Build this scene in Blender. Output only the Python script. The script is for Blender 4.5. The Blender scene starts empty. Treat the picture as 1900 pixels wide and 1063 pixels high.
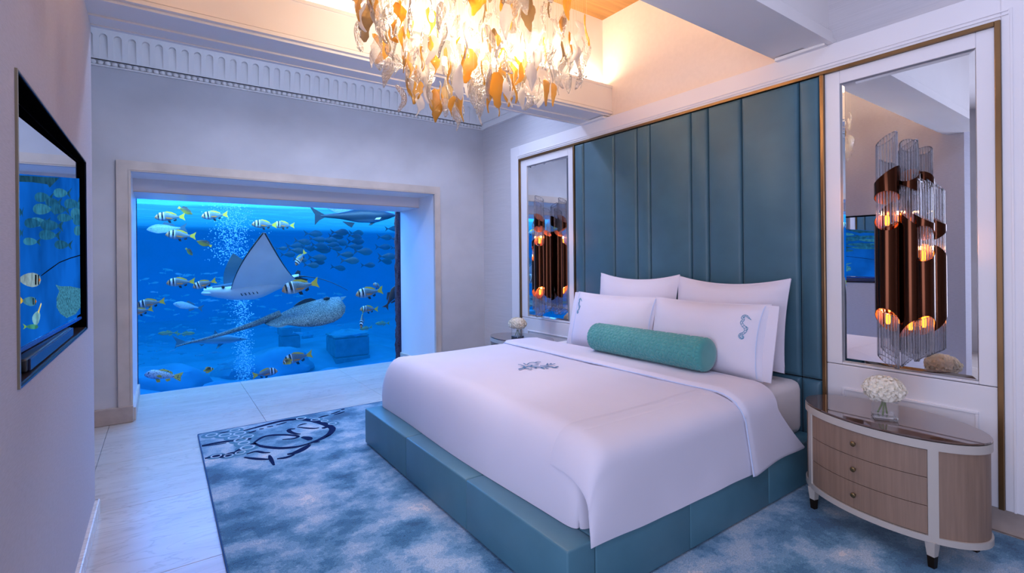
import bpy, bmesh, math, random
from mathutils import Vector, Matrix, Euler, noise
random.seed(7)
PI = math.pi
scene = bpy.context.scene
C = scene.collection

# ------------------------------------------------------------------ camera
F_PX, CX, CY = 919.2, 950.0, 481.85
IW, IH = 1900, 1063
CAM_H = 1.5
YAW, ROLL = math.radians(35.34), math.radians(-0.541)
c_f = Vector((math.sin(YAW), math.cos(YAW), 0))
c_r0 = Vector((math.cos(YAW), -math.sin(YAW), 0))
c_u0 = Vector((0, 0, 1))
c_r = math.cos(ROLL) * c_r0 + math.sin(ROLL) * c_u0
c_u = -math.sin(ROLL) * c_r0 + math.cos(ROLL) * c_u0
cam_d = bpy.data.cameras.new('camera')
cam = bpy.data.objects.new('camera', cam_d)
C.objects.link(cam)
cam.matrix_world = Matrix(((c_r.x, c_u.x, -c_f.x, 0), (c_r.y, c_u.y, -c_f.y, 0), (c_r.z, c_u.z, -c_f.z, CAM_H), (0, 0, 0, 1)))
cam_d.sensor_fit = 'HORIZONTAL'
cam_d.sensor_width = 36.0
cam_d.lens = F_PX / IW * 36.0
cam_d.shift_x = 0.0
cam_d.shift_y = (CY - IH / 2) / IW
cam_d.clip_start = 0.02
cam_d.clip_end = 200
scene.camera = cam

# ------------------------------------------------------------------ world, exposure
w = bpy.data.worlds.new('world'); scene.world = w; w.use_nodes = True
w.node_tree.nodes['Background'].inputs[0].default_value = (0.55, 0.62, 1.0, 1)
w.node_tree.nodes['Background'].inputs[1].default_value = 0.6
vs = scene.view_settings
vs.view_transform = 'Standard'; vs.look = 'None'; vs.gamma = 1.0; vs.use_curve_mapping = False
vs.exposure = 0.15
scene.display_settings.display_device = 'sRGB'
cy = scene.cycles
cy.max_bounces = 12; cy.diffuse_bounces = 5; cy.glossy_bounces = 6; cy.transmission_bounces = 8
cy.transparent_max_bounces = 40; cy.volume_bounces = 0
cy.caustics_reflective = False; cy.caustics_refractive = False
cy.sample_clamp_indirect = 4.0
cy.use_denoising = True

def area(name, loc, rot, sx, sy, energy, col, spread=None):
    d = bpy.data.lights.new(name, 'AREA'); d.shape = 'RECTANGLE'; d.size = sx; d.size_y = sy
    d.energy = energy; d.color = col
    if spread: d.spread = spread
    o = bpy.data.objects.new(name, d); C.objects.link(o); o.location = loc; o.rotation_euler = rot
    return o
def point(name, loc, energy, col, r=0.03, parent=None):
    d = bpy.data.lights.new(name, 'POINT'); d.energy = energy; d.color = col; d.shadow_soft_size = r
    o = bpy.data.objects.new(name, d); C.objects.link(o)
    if parent is not None:
        o.parent = parent; o.location = Vector(loc) - ORG[parent.name]
    else: o.location = loc
    return o
WARM = (1.0, 0.79, 0.58)
# added fill light from the entrance side, left of the camera and out of view
area('side_fill', (-2.20, -0.45, 1.6), (0, -PI / 2, 0), 2.1, 2.9, 112, (0.71, 0.74, 1.0))
# added unseen fill from above for the bay nearest the camera
area('entry_fill', (1.6, 0.35, 3.74), (0, 0, 0), 2.8, 0.35, 22, (0.60, 0.68, 1.0))
# tank lamps above the water: two rows light the fish, two added blue rows fill the room
area('tank_lamp_far', (1.5, 12.5, 3.5), (0, 0, 0), 11, 7, 900, (0.35, 0.85, 1.0))
area('tank_lamp_near', (1.4, 7.35, 2.75), (math.radians(40), 0, 0), 4.6, 0.4, 150, (0.75, 0.95, 1.0))
area('tank_fill_pane', (1.4, 7.75, 2.72), (math.radians(-48), 0, 0), 4.0, 0.35, 60, (0.05, 0.34, 1.0))
_d = Vector((0.6, 2.4, 0.3)) - Vector((2.1, 9.4, 3.1))
area('tank_fill_room', (2.1, 9.4, 3.1), _d.to_track_quat('-Z', 'Y').to_euler(), 6.5, 0.6, 560, (0.10, 0.27, 1.0))
# cove lamps on the ledges of the coffer
area('cove_lamp_far', (1.7, 3.545, 3.27), (PI, 0, 0), 3.9, 0.05, 32, WARM)
# added unseen fill light for the bay before the aquarium, above the line of the beam
area('bay_fill', (1.7, 4.55, 3.738), (0, 0, 0), 3.2, 0.25, 54, (0.52, 0.65, 1.0), 2.3)
# added unseen fill, washing the wall from the back of the beam
area('bay_wash_fill', (1.2, 3.90, 3.30), (math.radians(84), 0, 0), 3.4, 0.06, 15, (0.52, 0.66, 1.0))
area('cove_lamp_near', (1.7, 1.775, 3.27), (PI, 0, 0), 3.9, 0.05, 30, WARM)

# ------------------------------------------------------------------ helpers
def ray(px, py):
    return c_f + c_r * ((px - CX) / F_PX) - c_u * ((py - CY) / F_PX)
def at(px, py, ax, val):
    d = ray(px, py); c = Vector((0, 0, CAM_H))
    return c + d * ((val - c[ax]) / d[ax])
def lin(h):
    if isinstance(h, (tuple, list)):
        v = [x / 255 for x in h]
    else:
        v = [int(h[i:i + 2], 16) / 255 for i in (0, 2, 4)]
    return tuple(x / 12.92 if x <= 0.04045 else ((x + 0.055) / 1.055) ** 2.4 for x in v) + (1.0,)

ORG = {}
def empty(name, loc, label=None, cat=None, group=None, kind=None):
    o = bpy.data.objects.new(name, None); C.objects.link(o); o.location = loc; o.empty_display_size = 0.1
    ORG[o.name] = Vector(loc); tag(o, label, cat, group, kind)
    return o
def tag(o, label=None, cat=None, group=None, kind=None):
    if label: o['label'] = label
    if cat: o['category'] = cat
    if group: o['group'] = group
    if kind: o['kind'] = kind
    return o
def link(name, me, parent=None, loc=None):
    o = bpy.data.objects.new(name, me); C.objects.link(o)
    if parent is not None:
        o.parent = parent
        ORG[o.name] = ORG[parent.name]
        if loc is not None:
            o.location = Vector(loc) - ORG[parent.name]; ORG[o.name] = Vector(loc)
    else:
        ORG[o.name] = Vector(loc) if loc is not None else Vector((0, 0, 0))
        if loc is not None: o.location = loc
    return o
def mk(name, vf, mat, parent=None, smooth=False):
    """vf = (verts, faces) in world coordinates"""
    V, Fc = vf
    org = ORG[parent.name] if parent is not None else Vector((0, 0, 0))
    me = bpy.data.meshes.new(name)
    me.from_pydata([tuple(Vector(v) - org) for v in V], [], Fc)
    fin(me, mat, smooth)
    return link(name, me, parent)
def fin(me, mat, smooth=False):
    bm = bmesh.new(); bm.from_mesh(me); bmesh.ops.recalc_face_normals(bm, faces=bm.faces)
    if smooth:
        for f in bm.faces: f.smooth = True
        for e in bm.edges:
            if len(e.link_faces) == 2 and e.calc_face_angle(0) > math.radians(42): e.smooth = False
    bm.to_mesh(me); bm.free()
    if mat: me.materials.append(mat)
    me.update()
def raw(name, vf, mat, smooth=False):
    me = bpy.data.meshes.new(name); me.from_pydata([tuple(v) for v in vf[0]], [], vf[1]); fin(me, mat, smooth); return me
def bx(x0, x1, y0, y1, z0, z1):
    V = [(x0, y0, z0), (x1, y0, z0), (x1, y1, z0), (x0, y1, z0), (x0, y0, z1), (x1, y0, z1), (x1, y1, z1), (x0, y1, z1)]
    return V, [(0, 3, 2, 1), (4, 5, 6, 7), (0, 1, 5, 4), (1, 2, 6, 5), (2, 3, 7, 6), (3, 0, 4, 7)]
def rbx(x0, x1, y0, y1, z0, z1, r=0.01, seg=3):
    bm = bmesh.new(); V, Fc = bx(x0, x1, y0, y1, z0, z1)
    vs_ = [bm.verts.new(v) for v in V]
    for f in Fc: bm.faces.new([vs_[i] for i in f])
    bmesh.ops.bevel(bm, geom=list(bm.edges), offset=r, segments=seg, profile=0.5, affect='EDGES')
    bm.verts.index_update()
    out = [v.co.copy() for v in bm.verts], [tuple(v.index for v in f.verts) for f in bm.faces]
    bm.free(); return out
def join(*vfs):
    V, Fc = [], []
    for v, f in vfs:
        n = len(V); V += list(v); Fc += [tuple(i + n for i in q) for q in f]
    return V, Fc
def xf(vf, m):
    return [m @ Vector(v) for v in vf[0]], vf[1]
def grid(fn, nu, nv, close_u=False, close_v=False):
    V = [fn(i / (nu if close_u else nu - 1), j / (nv if close_v else nv - 1)) for i in range(nu) for j in range(nv)]
    Fc = []
    for i in range(nu if close_u else nu - 1):
        for j in range(nv if close_v else nv - 1):
            a = i * nv + j; b = i * nv + (j + 1) % nv; c = ((i + 1) % nu) * nv + (j + 1) % nv; d = ((i + 1) % nu) * nv + j
            Fc.append((a, b, c, d))
    return V, Fc
def extr_x(prof, x0, x1):
    """profile of (y, z) extruded along X"""
    n = len(prof); V = [(x0, y, z) for y, z in prof] + [(x1, y, z) for y, z in prof]
    return V, [(i, (i + 1) % n, n + (i + 1) % n, n + i) for i in range(n)] + [tuple(range(n)), tuple(range(2 * n - 1, n - 1, -1))]
def tube(pts, r, seg=8, cap=True):
    pts = [Vector(p) for p in pts]; V, Fc = [], []; n = len(pts)
    rr = r if isinstance(r, (list, tuple)) else [r] * n
    for i, p in enumerate(pts):
        t = (pts[min(i + 1, n - 1)] - pts[max(i - 1, 0)]).normalized()
        a = t.cross(Vector((0, 0, 1)))
        if a.length < 1e-3: a = t.cross(Vector((0, 1, 0)))
        a.normalize(); b = t.cross(a)
        for k in range(seg):
            q = 2 * PI * k / seg; V.append(p + (a * math.cos(q) + b * math.sin(q)) * rr[i])
    for i in range(n - 1):
        for k in range(seg):
            Fc.append((i * seg + k, i * seg + (k + 1) % seg, (i + 1) * seg + (k + 1) % seg, (i + 1) * seg + k))
    if cap: Fc += [tuple(range(seg)), tuple(range(n * seg - 1, (n - 1) * seg - 1, -1))]
    return V, Fc
def lathe(prof, seg=20, c=(0, 0, 0)):
    V, Fc = [], []; n = len(prof)
    for k in range(seg):
        q = 2 * PI * k / seg
        for r, z in prof: V.append((c[0] + r * math.cos(q), c[1] + r * math.sin(q), c[2] + z))
    for k in range(seg):
        for i in range(n - 1):
            Fc.append((k * n + i, ((k + 1) % seg) * n + i, ((k + 1) % seg) * n + i + 1, k * n + i + 1))
    return V, Fc
def smooth_curve(p, n=8):
    P = [Vector(q) for q in p]; P = [2 * P[0] - P[1]] + P + [2 * P[-1] - P[-2]]; out = []
    for i in range(1, len(P) - 2):
        for k in range(n):
            t = k / n; a, b, c, d = P[i - 1:i + 3]
            out.append(0.5 * ((2 * b) + (c - a) * t + (2 * a - 5 * b + 4 * c - d) * t * t + (3 * b - a - 3 * c + d) * t ** 3))
    out.append(P[-2]); return out
def poly_slab(outline, axis, t):
    """thin slab from a polygon of 3D points, extruded by vector axis*t centred"""
    n = len(outline); a = Vector(axis) * t / 2
    V = [Vector(p) - a for p in outline] + [Vector(p) + a for p in outline]
    return V, [tuple(range(n - 1, -1, -1)), tuple(range(n, 2 * n))] + [(i, (i + 1) % n, n + (i + 1) % n, n + i) for i in range(n)]

# ------------------------------------------------------------------ materials
class NT:
    def __init__(s, name):
        s.m = bpy.data.materials.new(name); s.m.use_nodes = True; s.t = s.m.node_tree; s.t.nodes.clear()
        s.out = s.t.nodes.new('ShaderNodeOutputMaterial')
    def n(s, typ, **kw):
        q = s.t.nodes.new(typ)
        for k, v in kw.items():
            if k in ('operation', 'blend_type', 'data_type', 'noise_dimensions', 'wave_type', 'feature', 'distance', 'bands_direction', 'interpolation_type'): setattr(q, k, v)
            else:
                q.inputs[k.replace('_', ' ')].default_value = v
        return q
    def l(s, a, b): s.t.links.new(a, b)
    def ramp(s, fac, stops, interp='LINEAR'):
        q = s.t.nodes.new('ShaderNodeValToRGB'); q.color_ramp.interpolation = interp
        e = q.color_ramp.elements
        while len(e) < len(stops): e.new(0.5)
        for el, (p, c) in zip(e, stops): el.position = p; el.color = c
        s.l(fac, q.inputs[0]); return q
    def coords(s, scale=(1, 1, 1), kind='Object', rot=(0, 0, 0), loc=(0, 0, 0)):
        tc = s.t.nodes.new('ShaderNodeTexCoord'); mp = s.t.nodes.new('ShaderNodeMapping')
        mp.inputs['Scale'].default_value = scale; mp.inputs['Rotation'].default_value = rot; mp.inputs['Location'].default_value = loc
        s.l(tc.outputs[kind], mp.inputs[0]); return mp.outputs[0]
MATS = {}
def pmat(name, col, rough=0.5, metal=0.0, spec=0.5, noise_=None, bump=None, sheen=0.0, coat=0.0, kind='Object', alpha=None, emit=None):
    """col: base colour; noise_=(scale3, amount, detail): colour variation; bump=(scale3, strength, distance)"""
    if name in MATS: return MATS[name]
    t = NT(name); b = t.n('ShaderNodeBsdfPrincipled'); t.l(b.outputs[0], t.out.inputs[0])
    col = lin(col) if not (isinstance(col, tuple) and len(col) == 4) else col
    b.inputs['Base Color'].default_value = col; b.inputs['Roughness'].default_value = rough; b.inputs['Metallic'].default_value = metal
    b.inputs['Specular IOR Level'].default_value = spec
    b.inputs['Sheen Weight'].default_value = sheen; b.inputs['Coat Weight'].default_value = coat
    if noise_:
        sc, am, de = noise_
        nz = t.n('ShaderNodeTexNoise', Scale=1.0, Detail=de); t.l(t.coords(sc, kind), nz.inputs['Vector'])
        d = tuple(max(0, c * (1 - am)) for c in col[:3]) + (1,); u = tuple(min(1, c * (1 + am)) for c in col[:3]) + (1,)
        r = t.ramp(nz.outputs['Fac'], [(0.3, d), (0.7, u)]); t.l(r.outputs[0], b.inputs['Base Color'])
    if bump:
        sc, st, di = bump
        nz = t.n('ShaderNodeTexNoise', Scale=1.0, Detail=3.0); t.l(t.coords(sc, kind), nz.inputs['Vector'])
        bp = t.n('ShaderNodeBump', Strength=st, Distance=di); t.l(nz.outputs['Fac'], bp.inputs['Height']); t.l(bp.outputs[0], b.inputs['Normal'])
    if emit:
        b.inputs['Emission Color'].default_value = lin(emit[0]); b.inputs['Emission Strength'].default_value = emit[1]
    MATS[name] = t.m; return t.m
def emis(name, col, s):
    if name in MATS: return MATS[name]
    t = NT(name); e = t.n('ShaderNodeEmission', Strength=s); e.inputs[0].default_value = lin(col); t.l(e.outputs[0], t.out.inputs[0])
    MATS[name] = t.m; return t.m
def thin_glass(name, tint, refl=0.08, rough=0.02, bump=None, diff=0.0, trans=0.0, dcol=None):
    """thin glass: transparent tint + gloss (+ a little diffuse / translucent body)"""
    if name in MATS: return MATS[name]
    t = NT(name); tr = t.n('ShaderNodeBsdfTransparent'); tr.inputs[0].default_value = tint
    g = t.n('ShaderNodeBsdfGlossy', Roughness=rough); lw = t.n('ShaderNodeFresnel', IOR=1.5)
    ma = t.n('ShaderNodeMath', operation='ADD'); ma.inputs[1].default_value = refl; t.l(lw.outputs[0], ma.inputs[0])
    mx = t.n('ShaderNodeMixShader'); t.l(ma.outputs[0], mx.inputs[0]); t.l(tr.outputs[0], mx.inputs[1]); t.l(g.outputs[0], mx.inputs[2])
    last = mx
    for typ, wgt in (('ShaderNodeBsdfDiffuse', diff), ('ShaderNodeBsdfTranslucent', trans)):
        if wgt > 0:
            d = t.n(typ); d.inputs[0].default_value = dcol or tint
            m2 = t.n('ShaderNodeMixShader'); m2.inputs[0].default_value = wgt; t.l(last.outputs[0], m2.inputs[1]); t.l(d.outputs[0], m2.inputs[2]); last = m2
    if bump:
        nz = t.n('ShaderNodeTexNoise', Scale=1.0, Detail=2.0); t.l(t.coords(bump[0]), nz.inputs['Vector'])
        bp = t.n('ShaderNodeBump', Strength=bump[1], Distance=bump[2]); t.l(nz.outputs['Fac'], bp.inputs['Height']); t.l(bp.outputs[0], g.inputs['Normal']); t.l(bp.outputs[0], lw.inputs['Normal'])
    t.l(last.outputs[0], t.out.inputs[0]); MATS[name] = t.m; return t.m

M_wall = pmat('grasscloth_wall', 'c9c4c6', 0.85, noise_=((3, 3, 140), 0.05, 2), bump=((20, 20, 420), 0.15, 0.002))
M_tvwall = pmat('woven_wall', 'b0b0bd', 0.85, noise_=((6, 25, 260), 0.06, 2), bump=((30, 60, 500), 0.2, 0.002))
M_plaster = pmat('plaster_wall', 'c2bfc2', 0.8, noise_=((1.6, 1.6, 2.0), 0.10, 5), bump=((40, 40, 40), 0.08, 0.002))
M_white = pmat('white_lacquer', 'e6e2e4', 0.35, noise_=((2, 2, 2), 0.015, 2))
M_ceil = pmat('white_ceiling', 'e9e5e3', 0.6, noise_=((3, 3, 3), 0.015, 2))
M_upwall = pmat('upper_wall', 'e4d9cf', 0.8, noise_=((30, 30, 30), 0.02, 2))
M_brass = pmat('bronze_trim', '8a6a48', 0.32, 0.95, noise_=((6, 6, 3), 0.15, 3))
M_stone = pmat('stone_casing', 'c3b5ab', 0.35, noise_=((5, 5, 5), 0.10, 6))
M_base = pmat('stone_skirting', 'b09f95', 0.3, noise_=((9, 9, 9), 0.12, 6))
M_mirror = pmat('mirror', (0.86, 0.88, 0.90, 1), 0.0, 1.0)
M_leather = pmat('teal_leather', '4a7686', 0.42, noise_=((6, 6, 6), 0.06, 3), bump=((300, 300, 300), 0.12, 0.001))
M_hb = pmat('teal_suede', '3b6272', 0.5, noise_=((4, 4, 5), 0.08, 4), bump=((300, 300, 300), 0.1, 0.001), sheen=0.15)
M_linen = pmat('white_linen', 'd6d2df', 0.85, noise_=((2, 2, 2), 0.02, 3), bump=((60, 60, 60), 0.06, 0.002), sheen=0.1)
M_sheet = pmat('cream_sheet', 'ece6e6', 0.8, bump=((60, 60, 60), 0.05, 0.002))
M_piping = pmat('blue_piping', 'c4d2ee', 0.6)
M_embroid = pmat('teal_embroidery', '4d95b5', 0.6)
M_coral = pmat('coral_embroidery', '3f6f96', 0.6)
M_bolster = pmat('teal_velvet', '3f8f8c', 0.7, noise_=((8, 8, 8), 0.08, 3), sheen=0.4)
M_wood = pmat('oak_veneer', '8a705e', 0.5, noise_=((60, 60, 3), 0.14, 5))
M_woodceil = pmat('wood_ceiling', 'a8763f', 0.5, noise_=((1.5, 40, 40), 0.2, 4))
M_putty = pmat('putty_lacquer', 'b9b0a6', 0.4)
M_knob = pmat('antique_brass', '7d6a4a', 0.3, 0.9)
M_cap = pmat('dark_bronze_cap', '3a2c22', 0.35, 0.8)
M_tabletop = pmat('bronze_glass_top', '5e4436', 0.04, 0.0, 0.9, coat=0.8)
M_black = pmat('black_lacquer', '0a090a', 0.5, spec=0.0)
M_bezel = pmat('dark_bezel', '1c2a44', 0.3, 0.4)
M_gold = pmat('satin_frame', 'a29880', 0.35, 0.8)
M_copper = pmat('copper_tube', '4a2a1c', 0.18, 1.0)
M_copper_in = pmat('copper_inside', 'd8743a', 0.45, 0.3)
# ------------------------------------------------------------------ marble floor of separate slabs
def marble(name, c0, c1, vein, rough):
    t = NT(name); b = t.n('ShaderNodeBsdfPrincipled', Roughness=rough); b.inputs['Specular IOR Level'].default_value = 0.55
    co = t.coords((0.55, 2.6, 2), 'Object', (0, 0, 0.12))
    n1 = t.n('ShaderNodeTexNoise', Scale=1.6, Detail=7.0, Distortion=0.8); t.l(co, n1.inputs['Vector'])
    n2 = t.n('ShaderNodeTexNoise', Scale=3.2, Detail=9.0, Distortion=2.0); t.l(co, n2.inputs['Vector'])
    r1 = t.ramp(n1.outputs['Fac'], [(0.3, lin(c0)), (0.7, lin(c1))])
    r2 = t.ramp(n2.outputs['Fac'], [(0.47, (0, 0, 0, 1)), (0.5, (0.55, 0.55, 0.55, 1)), (0.53, (0, 0, 0, 1))])
    mx = t.n('ShaderNodeMix', data_type='RGBA'); t.l(r2.outputs[0], mx.inputs['Factor']); t.l(r1.outputs[0], mx.inputs[6]); mx.inputs[7].default_value = lin(vein)
    t.l(mx.outputs[2], b.inputs['Base Color']); t.l(b.outputs[0], t.out.inputs[0]); return t.m
M_marble = marble('cream_marble', 'b4aaa3', 'c6beb8', '988b80', 0.28)
M_joint = pmat('floor_joint', '8f8880', 0.7)
floor = mk('floor', bx(-2.3, 3.8, -2.7, 7.07, -0.12, -0.012), M_joint); tag(floor, kind='structure')
xs = [-2.3, -1.6, -0.4, 0.8, 2.0, 3.2, 3.8]; ys = [-2.7, -1.7, -0.65, 0.25, 1.15, 2.05, 2.95, 3.87, 4.77, 5.67, 6.4, 7.07]
for i in range(len(xs) - 1):
    for j in range(len(ys) - 1):
        g = 0.0012
        mk('slab', rbx(xs[i] + g, xs[i + 1] - g, ys[j] + g, ys[j + 1] - g, -0.03, 0.0, 0.0015, 1), M_marble, floor)

# ------------------------------------------------------------------ walls
XR, XT, YB, YG = 3.72, -0.33, 5.93, 7.07       # right wall, TV wall, aquarium wall, pane
NX0, NX1, NZ = -0.225, 2.95, 2.374              # niche opening
def struct(name, vf, mat, smooth=False): return tag(mk(name, vf, mat, None, smooth), kind='structure')
struct('wall_right', join(bx(XR, XR + 0.15, -2.7, 1.66, -0.05, 4.05), bx(XR, XR + 0.15, 3.66, YB + 1.3, -0.05, 4.05), bx(XR, XR + 0.15, 1.66, 3.66, -0.05, 2.93)), M_wall)
struct('wall_right_upper', bx(XR, XR + 0.15, 1.66, 3.66, 2.93, 4.05), M_upwall)
# aquarium wall with its opening (three pieces round a hole)
struct('wall_back', join(bx(-2.0, NX0 - 0.04, YB, YB + 0.3, -0.05, 4.0), bx(NX1 + 0.04, XR, YB, YB + 0.3, -0.05, 4.0), bx(NX0 - 0.04, NX1 + 0.04, YB, YB + 0.3, NZ + 0.04, 4.0)), M_plaster)
struct('wall_niche', join(bx(NX0 - 0.038, NX0, YB + 0.021, YG + 0.1, -0.05, NZ + 0.038), bx(NX1, NX1 + 0.038, YB + 0.021, YG + 0.02, -0.05, NZ + 0.038), bx(NX0, NX1, YB + 0.021, YG + 0.1, NZ, NZ + 0.038)), M_white)
lint = struct('trim_1', join(bx(NX0, NX1, 6.40, YG - 0.002, 2.236, NZ)), M_white)
mk('bead_strip', bx(NX0, NX1, 6.392, 6.40, 2.236, 2.243), M_stone, lint)
# television wall: a pier from y 1.80 to 3.85, with the recess left open
TY0, TY1, TZ0, TZ1 = 1.945, 3.505, 1.155, 2.045
struct('wall_left', join(bx(-0.62, XT, 1.66, TY0, -0.05, 4.0), bx(-0.62, XT, TY1, 3.85, -0.05, 4.0), bx(-0.62, XT, TY0, TY1, -0.05, TZ0), bx(-0.62, XT, TY0, TY1, TZ1, 4.0), bx(-0.62, -0.50, TY0, TY1, TZ0, TZ1)), M_tvwall)
# passage left of the pier, entrance wall with its doorway, wall behind the camera, side wall round an added window
struct('wall_passage', bx(-2.05, -1.9, 3.0, YB + 0.3, -0.05, 4.0), M_plaster)
struct('wall_entrance', join(bx(-2.25, -1.5, 1.80, 1.98, -0.05, 4.0), bx(-1.5, -0.62, 1.80, 1.98, 2.12, 4.0), bx(-0.80, -0.62, 1.80, 1.98, -0.05, 2.12)), M_plaster)
struct('wall_near', bx(-2.4, XR + 0.15, -2.85, -2.6, -0.05, 4.0), M_plaster)
WY0, WY1 = -1.95, 1.05
struct('wall_side', join(bx(-2.4, -2.25, -2.7, WY0, -0.05, 4.0), bx(-2.4, -2.25, WY1, 1.9, -0.05, 4.0), bx(-2.4, -2.25, WY0, WY1, -0.05, 0.5), bx(-2.4, -2.25, WY0, WY1, 2.7, 4.0)), M_plaster)
win = empty('fill_window', (-2.3, -0.45, 0.5), kind='structure')  # unseen window, added as an opening for the side fill
mk('window_frame', join(bx(-2.36, -2.3, WY0, WY1, 0.5, 0.57), bx(-2.36, -2.3, WY0, WY1, 2.63, 2.7), bx(-2.36, -2.3, WY0, WY0 + 0.07, 0.57, 2.63), bx(-2.36, -2.3, WY1 - 0.07, WY1, 0.57, 2.63), bx(-2.36, -2.3, -0.485, -0.415, 0.57, 2.63)), M_white, win)
dr = empty('door_1', (-1.08, 1.80, 0), kind='structure')
for x0, x1, z0, z1 in ((-0.80, -0.63, 0, 2.12), (-1.68, -1.50, 0, 2.12), (-1.68, -0.63, 2.12, 2.30)):
    mk('door_casing', rbx(x0, x1, 1.765, 1.80, z0, z1, 0.008, 2), M_stone, dr)
mk('door_leaf', bx(-1.5, -0.80, 1.92, 1.96, 0.01, 2.11), pmat('dark_door', '1b1411', 0.4), dr)
# ceilings of the three bays
ceil_o = struct('ceiling', join(bx(-2.3, XR, 3.80, YB + 0.2, 3.76, 3.85), bx(-2.3, XR, -2.7, 1.50, 3.76, 3.85)), M_ceil)
struct('ceiling_wood', bx(-0.62, XR, 1.5, 3.8, 3.95, 4.05), M_woodceil)
struct('wall_cap', bx(-2.4, -0.6, 1.5, 3.9, 3.95, 4.05), M_ceil)
# coffer beams: stepped soffit, lamp ledge, upright above it
def beam(name, s, y_in, x0):
    f = lambda d: y_in + s * d
    prof = [(f(0), 2.955), (f(0.022), 2.955), (f(0.022), 2.940), (f(0.235), 2.940), (f(0.235), 2.928), (f(0.37), 2.928), (f(0.37), 3.02), (f(0.345), 3.05), (f(0.345), 3.78), (f(0.235), 3.96), (f(0.12), 3.96), (f(0.12), 3.24), (f(0), 3.24)]
    b = struct(name, extr_x(prof, x0, XR), M_ceil)
    for d0, d1, z0, z1 in ((-0.012, 0.0, 2.955, 2.972), (-0.007, 0.0, 2.984, 2.990), (-0.008, 0.0, 3.215, 3.24)):
        a, c = sorted((f(d0), f(d1))); mk('moulding', bx(x0, XR, a, c, z0, z1), M_ceil, b)
    a, c = sorted((f(0.362), f(0.395))); mk('moulding', bx(x0, XR, a, c, 2.921, 2.955), M_ceil, b)
    for x in (XR - 0.10,):       # mitred return against the wall
        a, c = sorted((f(0.03), f(0.36))); mk('return_moulding', bx(x, XR, a, c, 2.912, 2.932), M_ceil, b)
    return b
fb = beam('beam', 1, 3.48, XT)
# invented housings put behind the added fill lights
mk('fill_housing', bx(0.08, 3.32, 4.41, 4.69, 3.7448, 3.775), M_white, ceil_o)
mk('fill_housing', bx(0.18, 3.02, 0.16, 0.54, 3.7448, 3.775), M_white, ceil_o)
mk('fill_housing', bx(-0.31, 2.92, 3.82, 3.893, 3.265, 3.335), M_white, fb)
beam('beam', -1, 1.84, XT)
# coved frieze: tongues and a row of beads
def cove_y(z, y0, s):
    t = max(0.0, min(1.0, (z - 3.39) / 0.37)); return y0 + s * 0.22 * t ** 2.2
def frieze(name, y0, s, x0, x1):
    prof = [(y0 + s * 0.022, 3.385), (y0 + s * 0.022, 3.65), (y0 + s * 0.080, 3.655), (y0 + s * 0.092, 3.69), (y0 + s * 0.13, 3.73), (y0 + s * 0.20, 3.76), (y0, 3.76), (y0, 3.385)]
    fr = struct(name, extr_x(prof, x0, x1), M_ceil)
    mk('fillet', join(bx(x0, x1, min(y0, y0 + s * 0.03), max(y0, y0 + s * 0.03), 3.385, 3.397), bx(x0, x1, min(y0, y0 + s * 0.028), max(y0, y0 + s * 0.028), 3.322, 3.332)), M_ceil, fr)
    # one panel with a round-headed flute sunk into it; the sinking deepens upwards
    k = int((x1 - x0) / 0.103); hp = (x1 - x0) / k / 2; wd, zt, zb, ztop = 0.030, 3.612, 3.397, 3.66
    zl = [zb, 3.44, 3.48, 3.52, 3.55, zt - wd]; qs_ = [PI * j / 10 for j in range(1, 10)]
    H = [(-wd, z) for z in zl] + [(-wd * math.cos(q), zt - wd + wd * math.sin(q)) for q in qs_] + [(wd, z) for z in reversed(zl)]
    O = [(-hp, z) for z in zl[:-1]] + [(-hp, ztop)] + [(-hp * math.cos(q), ztop) for q in qs_] + [(hp, ztop)] + [(hp, z) for z in reversed(zl[:-1])]
    fy = lambda z: s * (0.026 + 0.048 * ((z - zb) / (ztop - zb)) ** 1.3); n = len(H)
    V = [(x, fy(z), z) for x, z in O] + [(x, fy(z), z) for x, z in H] + [(x, s * 0.021, z) for x, z in H]
    Fc = [(i, i + 1, n + i + 1, n + i) for i in range(n - 1)] + [(n + i, n + i + 1, 2 * n + i + 1, 2 * n + i) for i in range(n - 1)]
    me = raw('flute_panel', (V, Fc), M_ceil, False)
    for i in range(k): link('flute_panel', me, fr, (x0 + (i + 0.5) * (x1 - x0) / k, y0, 0))
    bV, bF = grid(lambda u, v: (0.0255 * math.sin(PI * v) * math.cos(2 * PI * u), s * 0.022 * abs(math.sin(PI * v)) * math.sin(2 * PI * u), -0.022 * math.cos(PI * v)), 10, 7, True)
    mb = raw('bead', (bV, bF), M_ceil, True)
    k = int((x1 - x0) / 0.052)
    for i in range(k): link('bead', mb, fr, (x0 + (i + 0.5) * (x1 - x0) / k, y0 + s * 0.006, 3.358))
    return fr
frieze('trim_2', YB, -1, -1.2, XR)
frieze('trim_3', 1.80, -1, -2.2, -0.63)
# plain cornice on the right wall in the far bay
struct('trim_4', join(bx(XR - 0.035, XR, 3.83, YB - 0.03, 3.325, 3.40), bx(XR - 0.06, XR, 3.83, YB - 0.03, 3.40, 3.76)), M_ceil)
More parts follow.
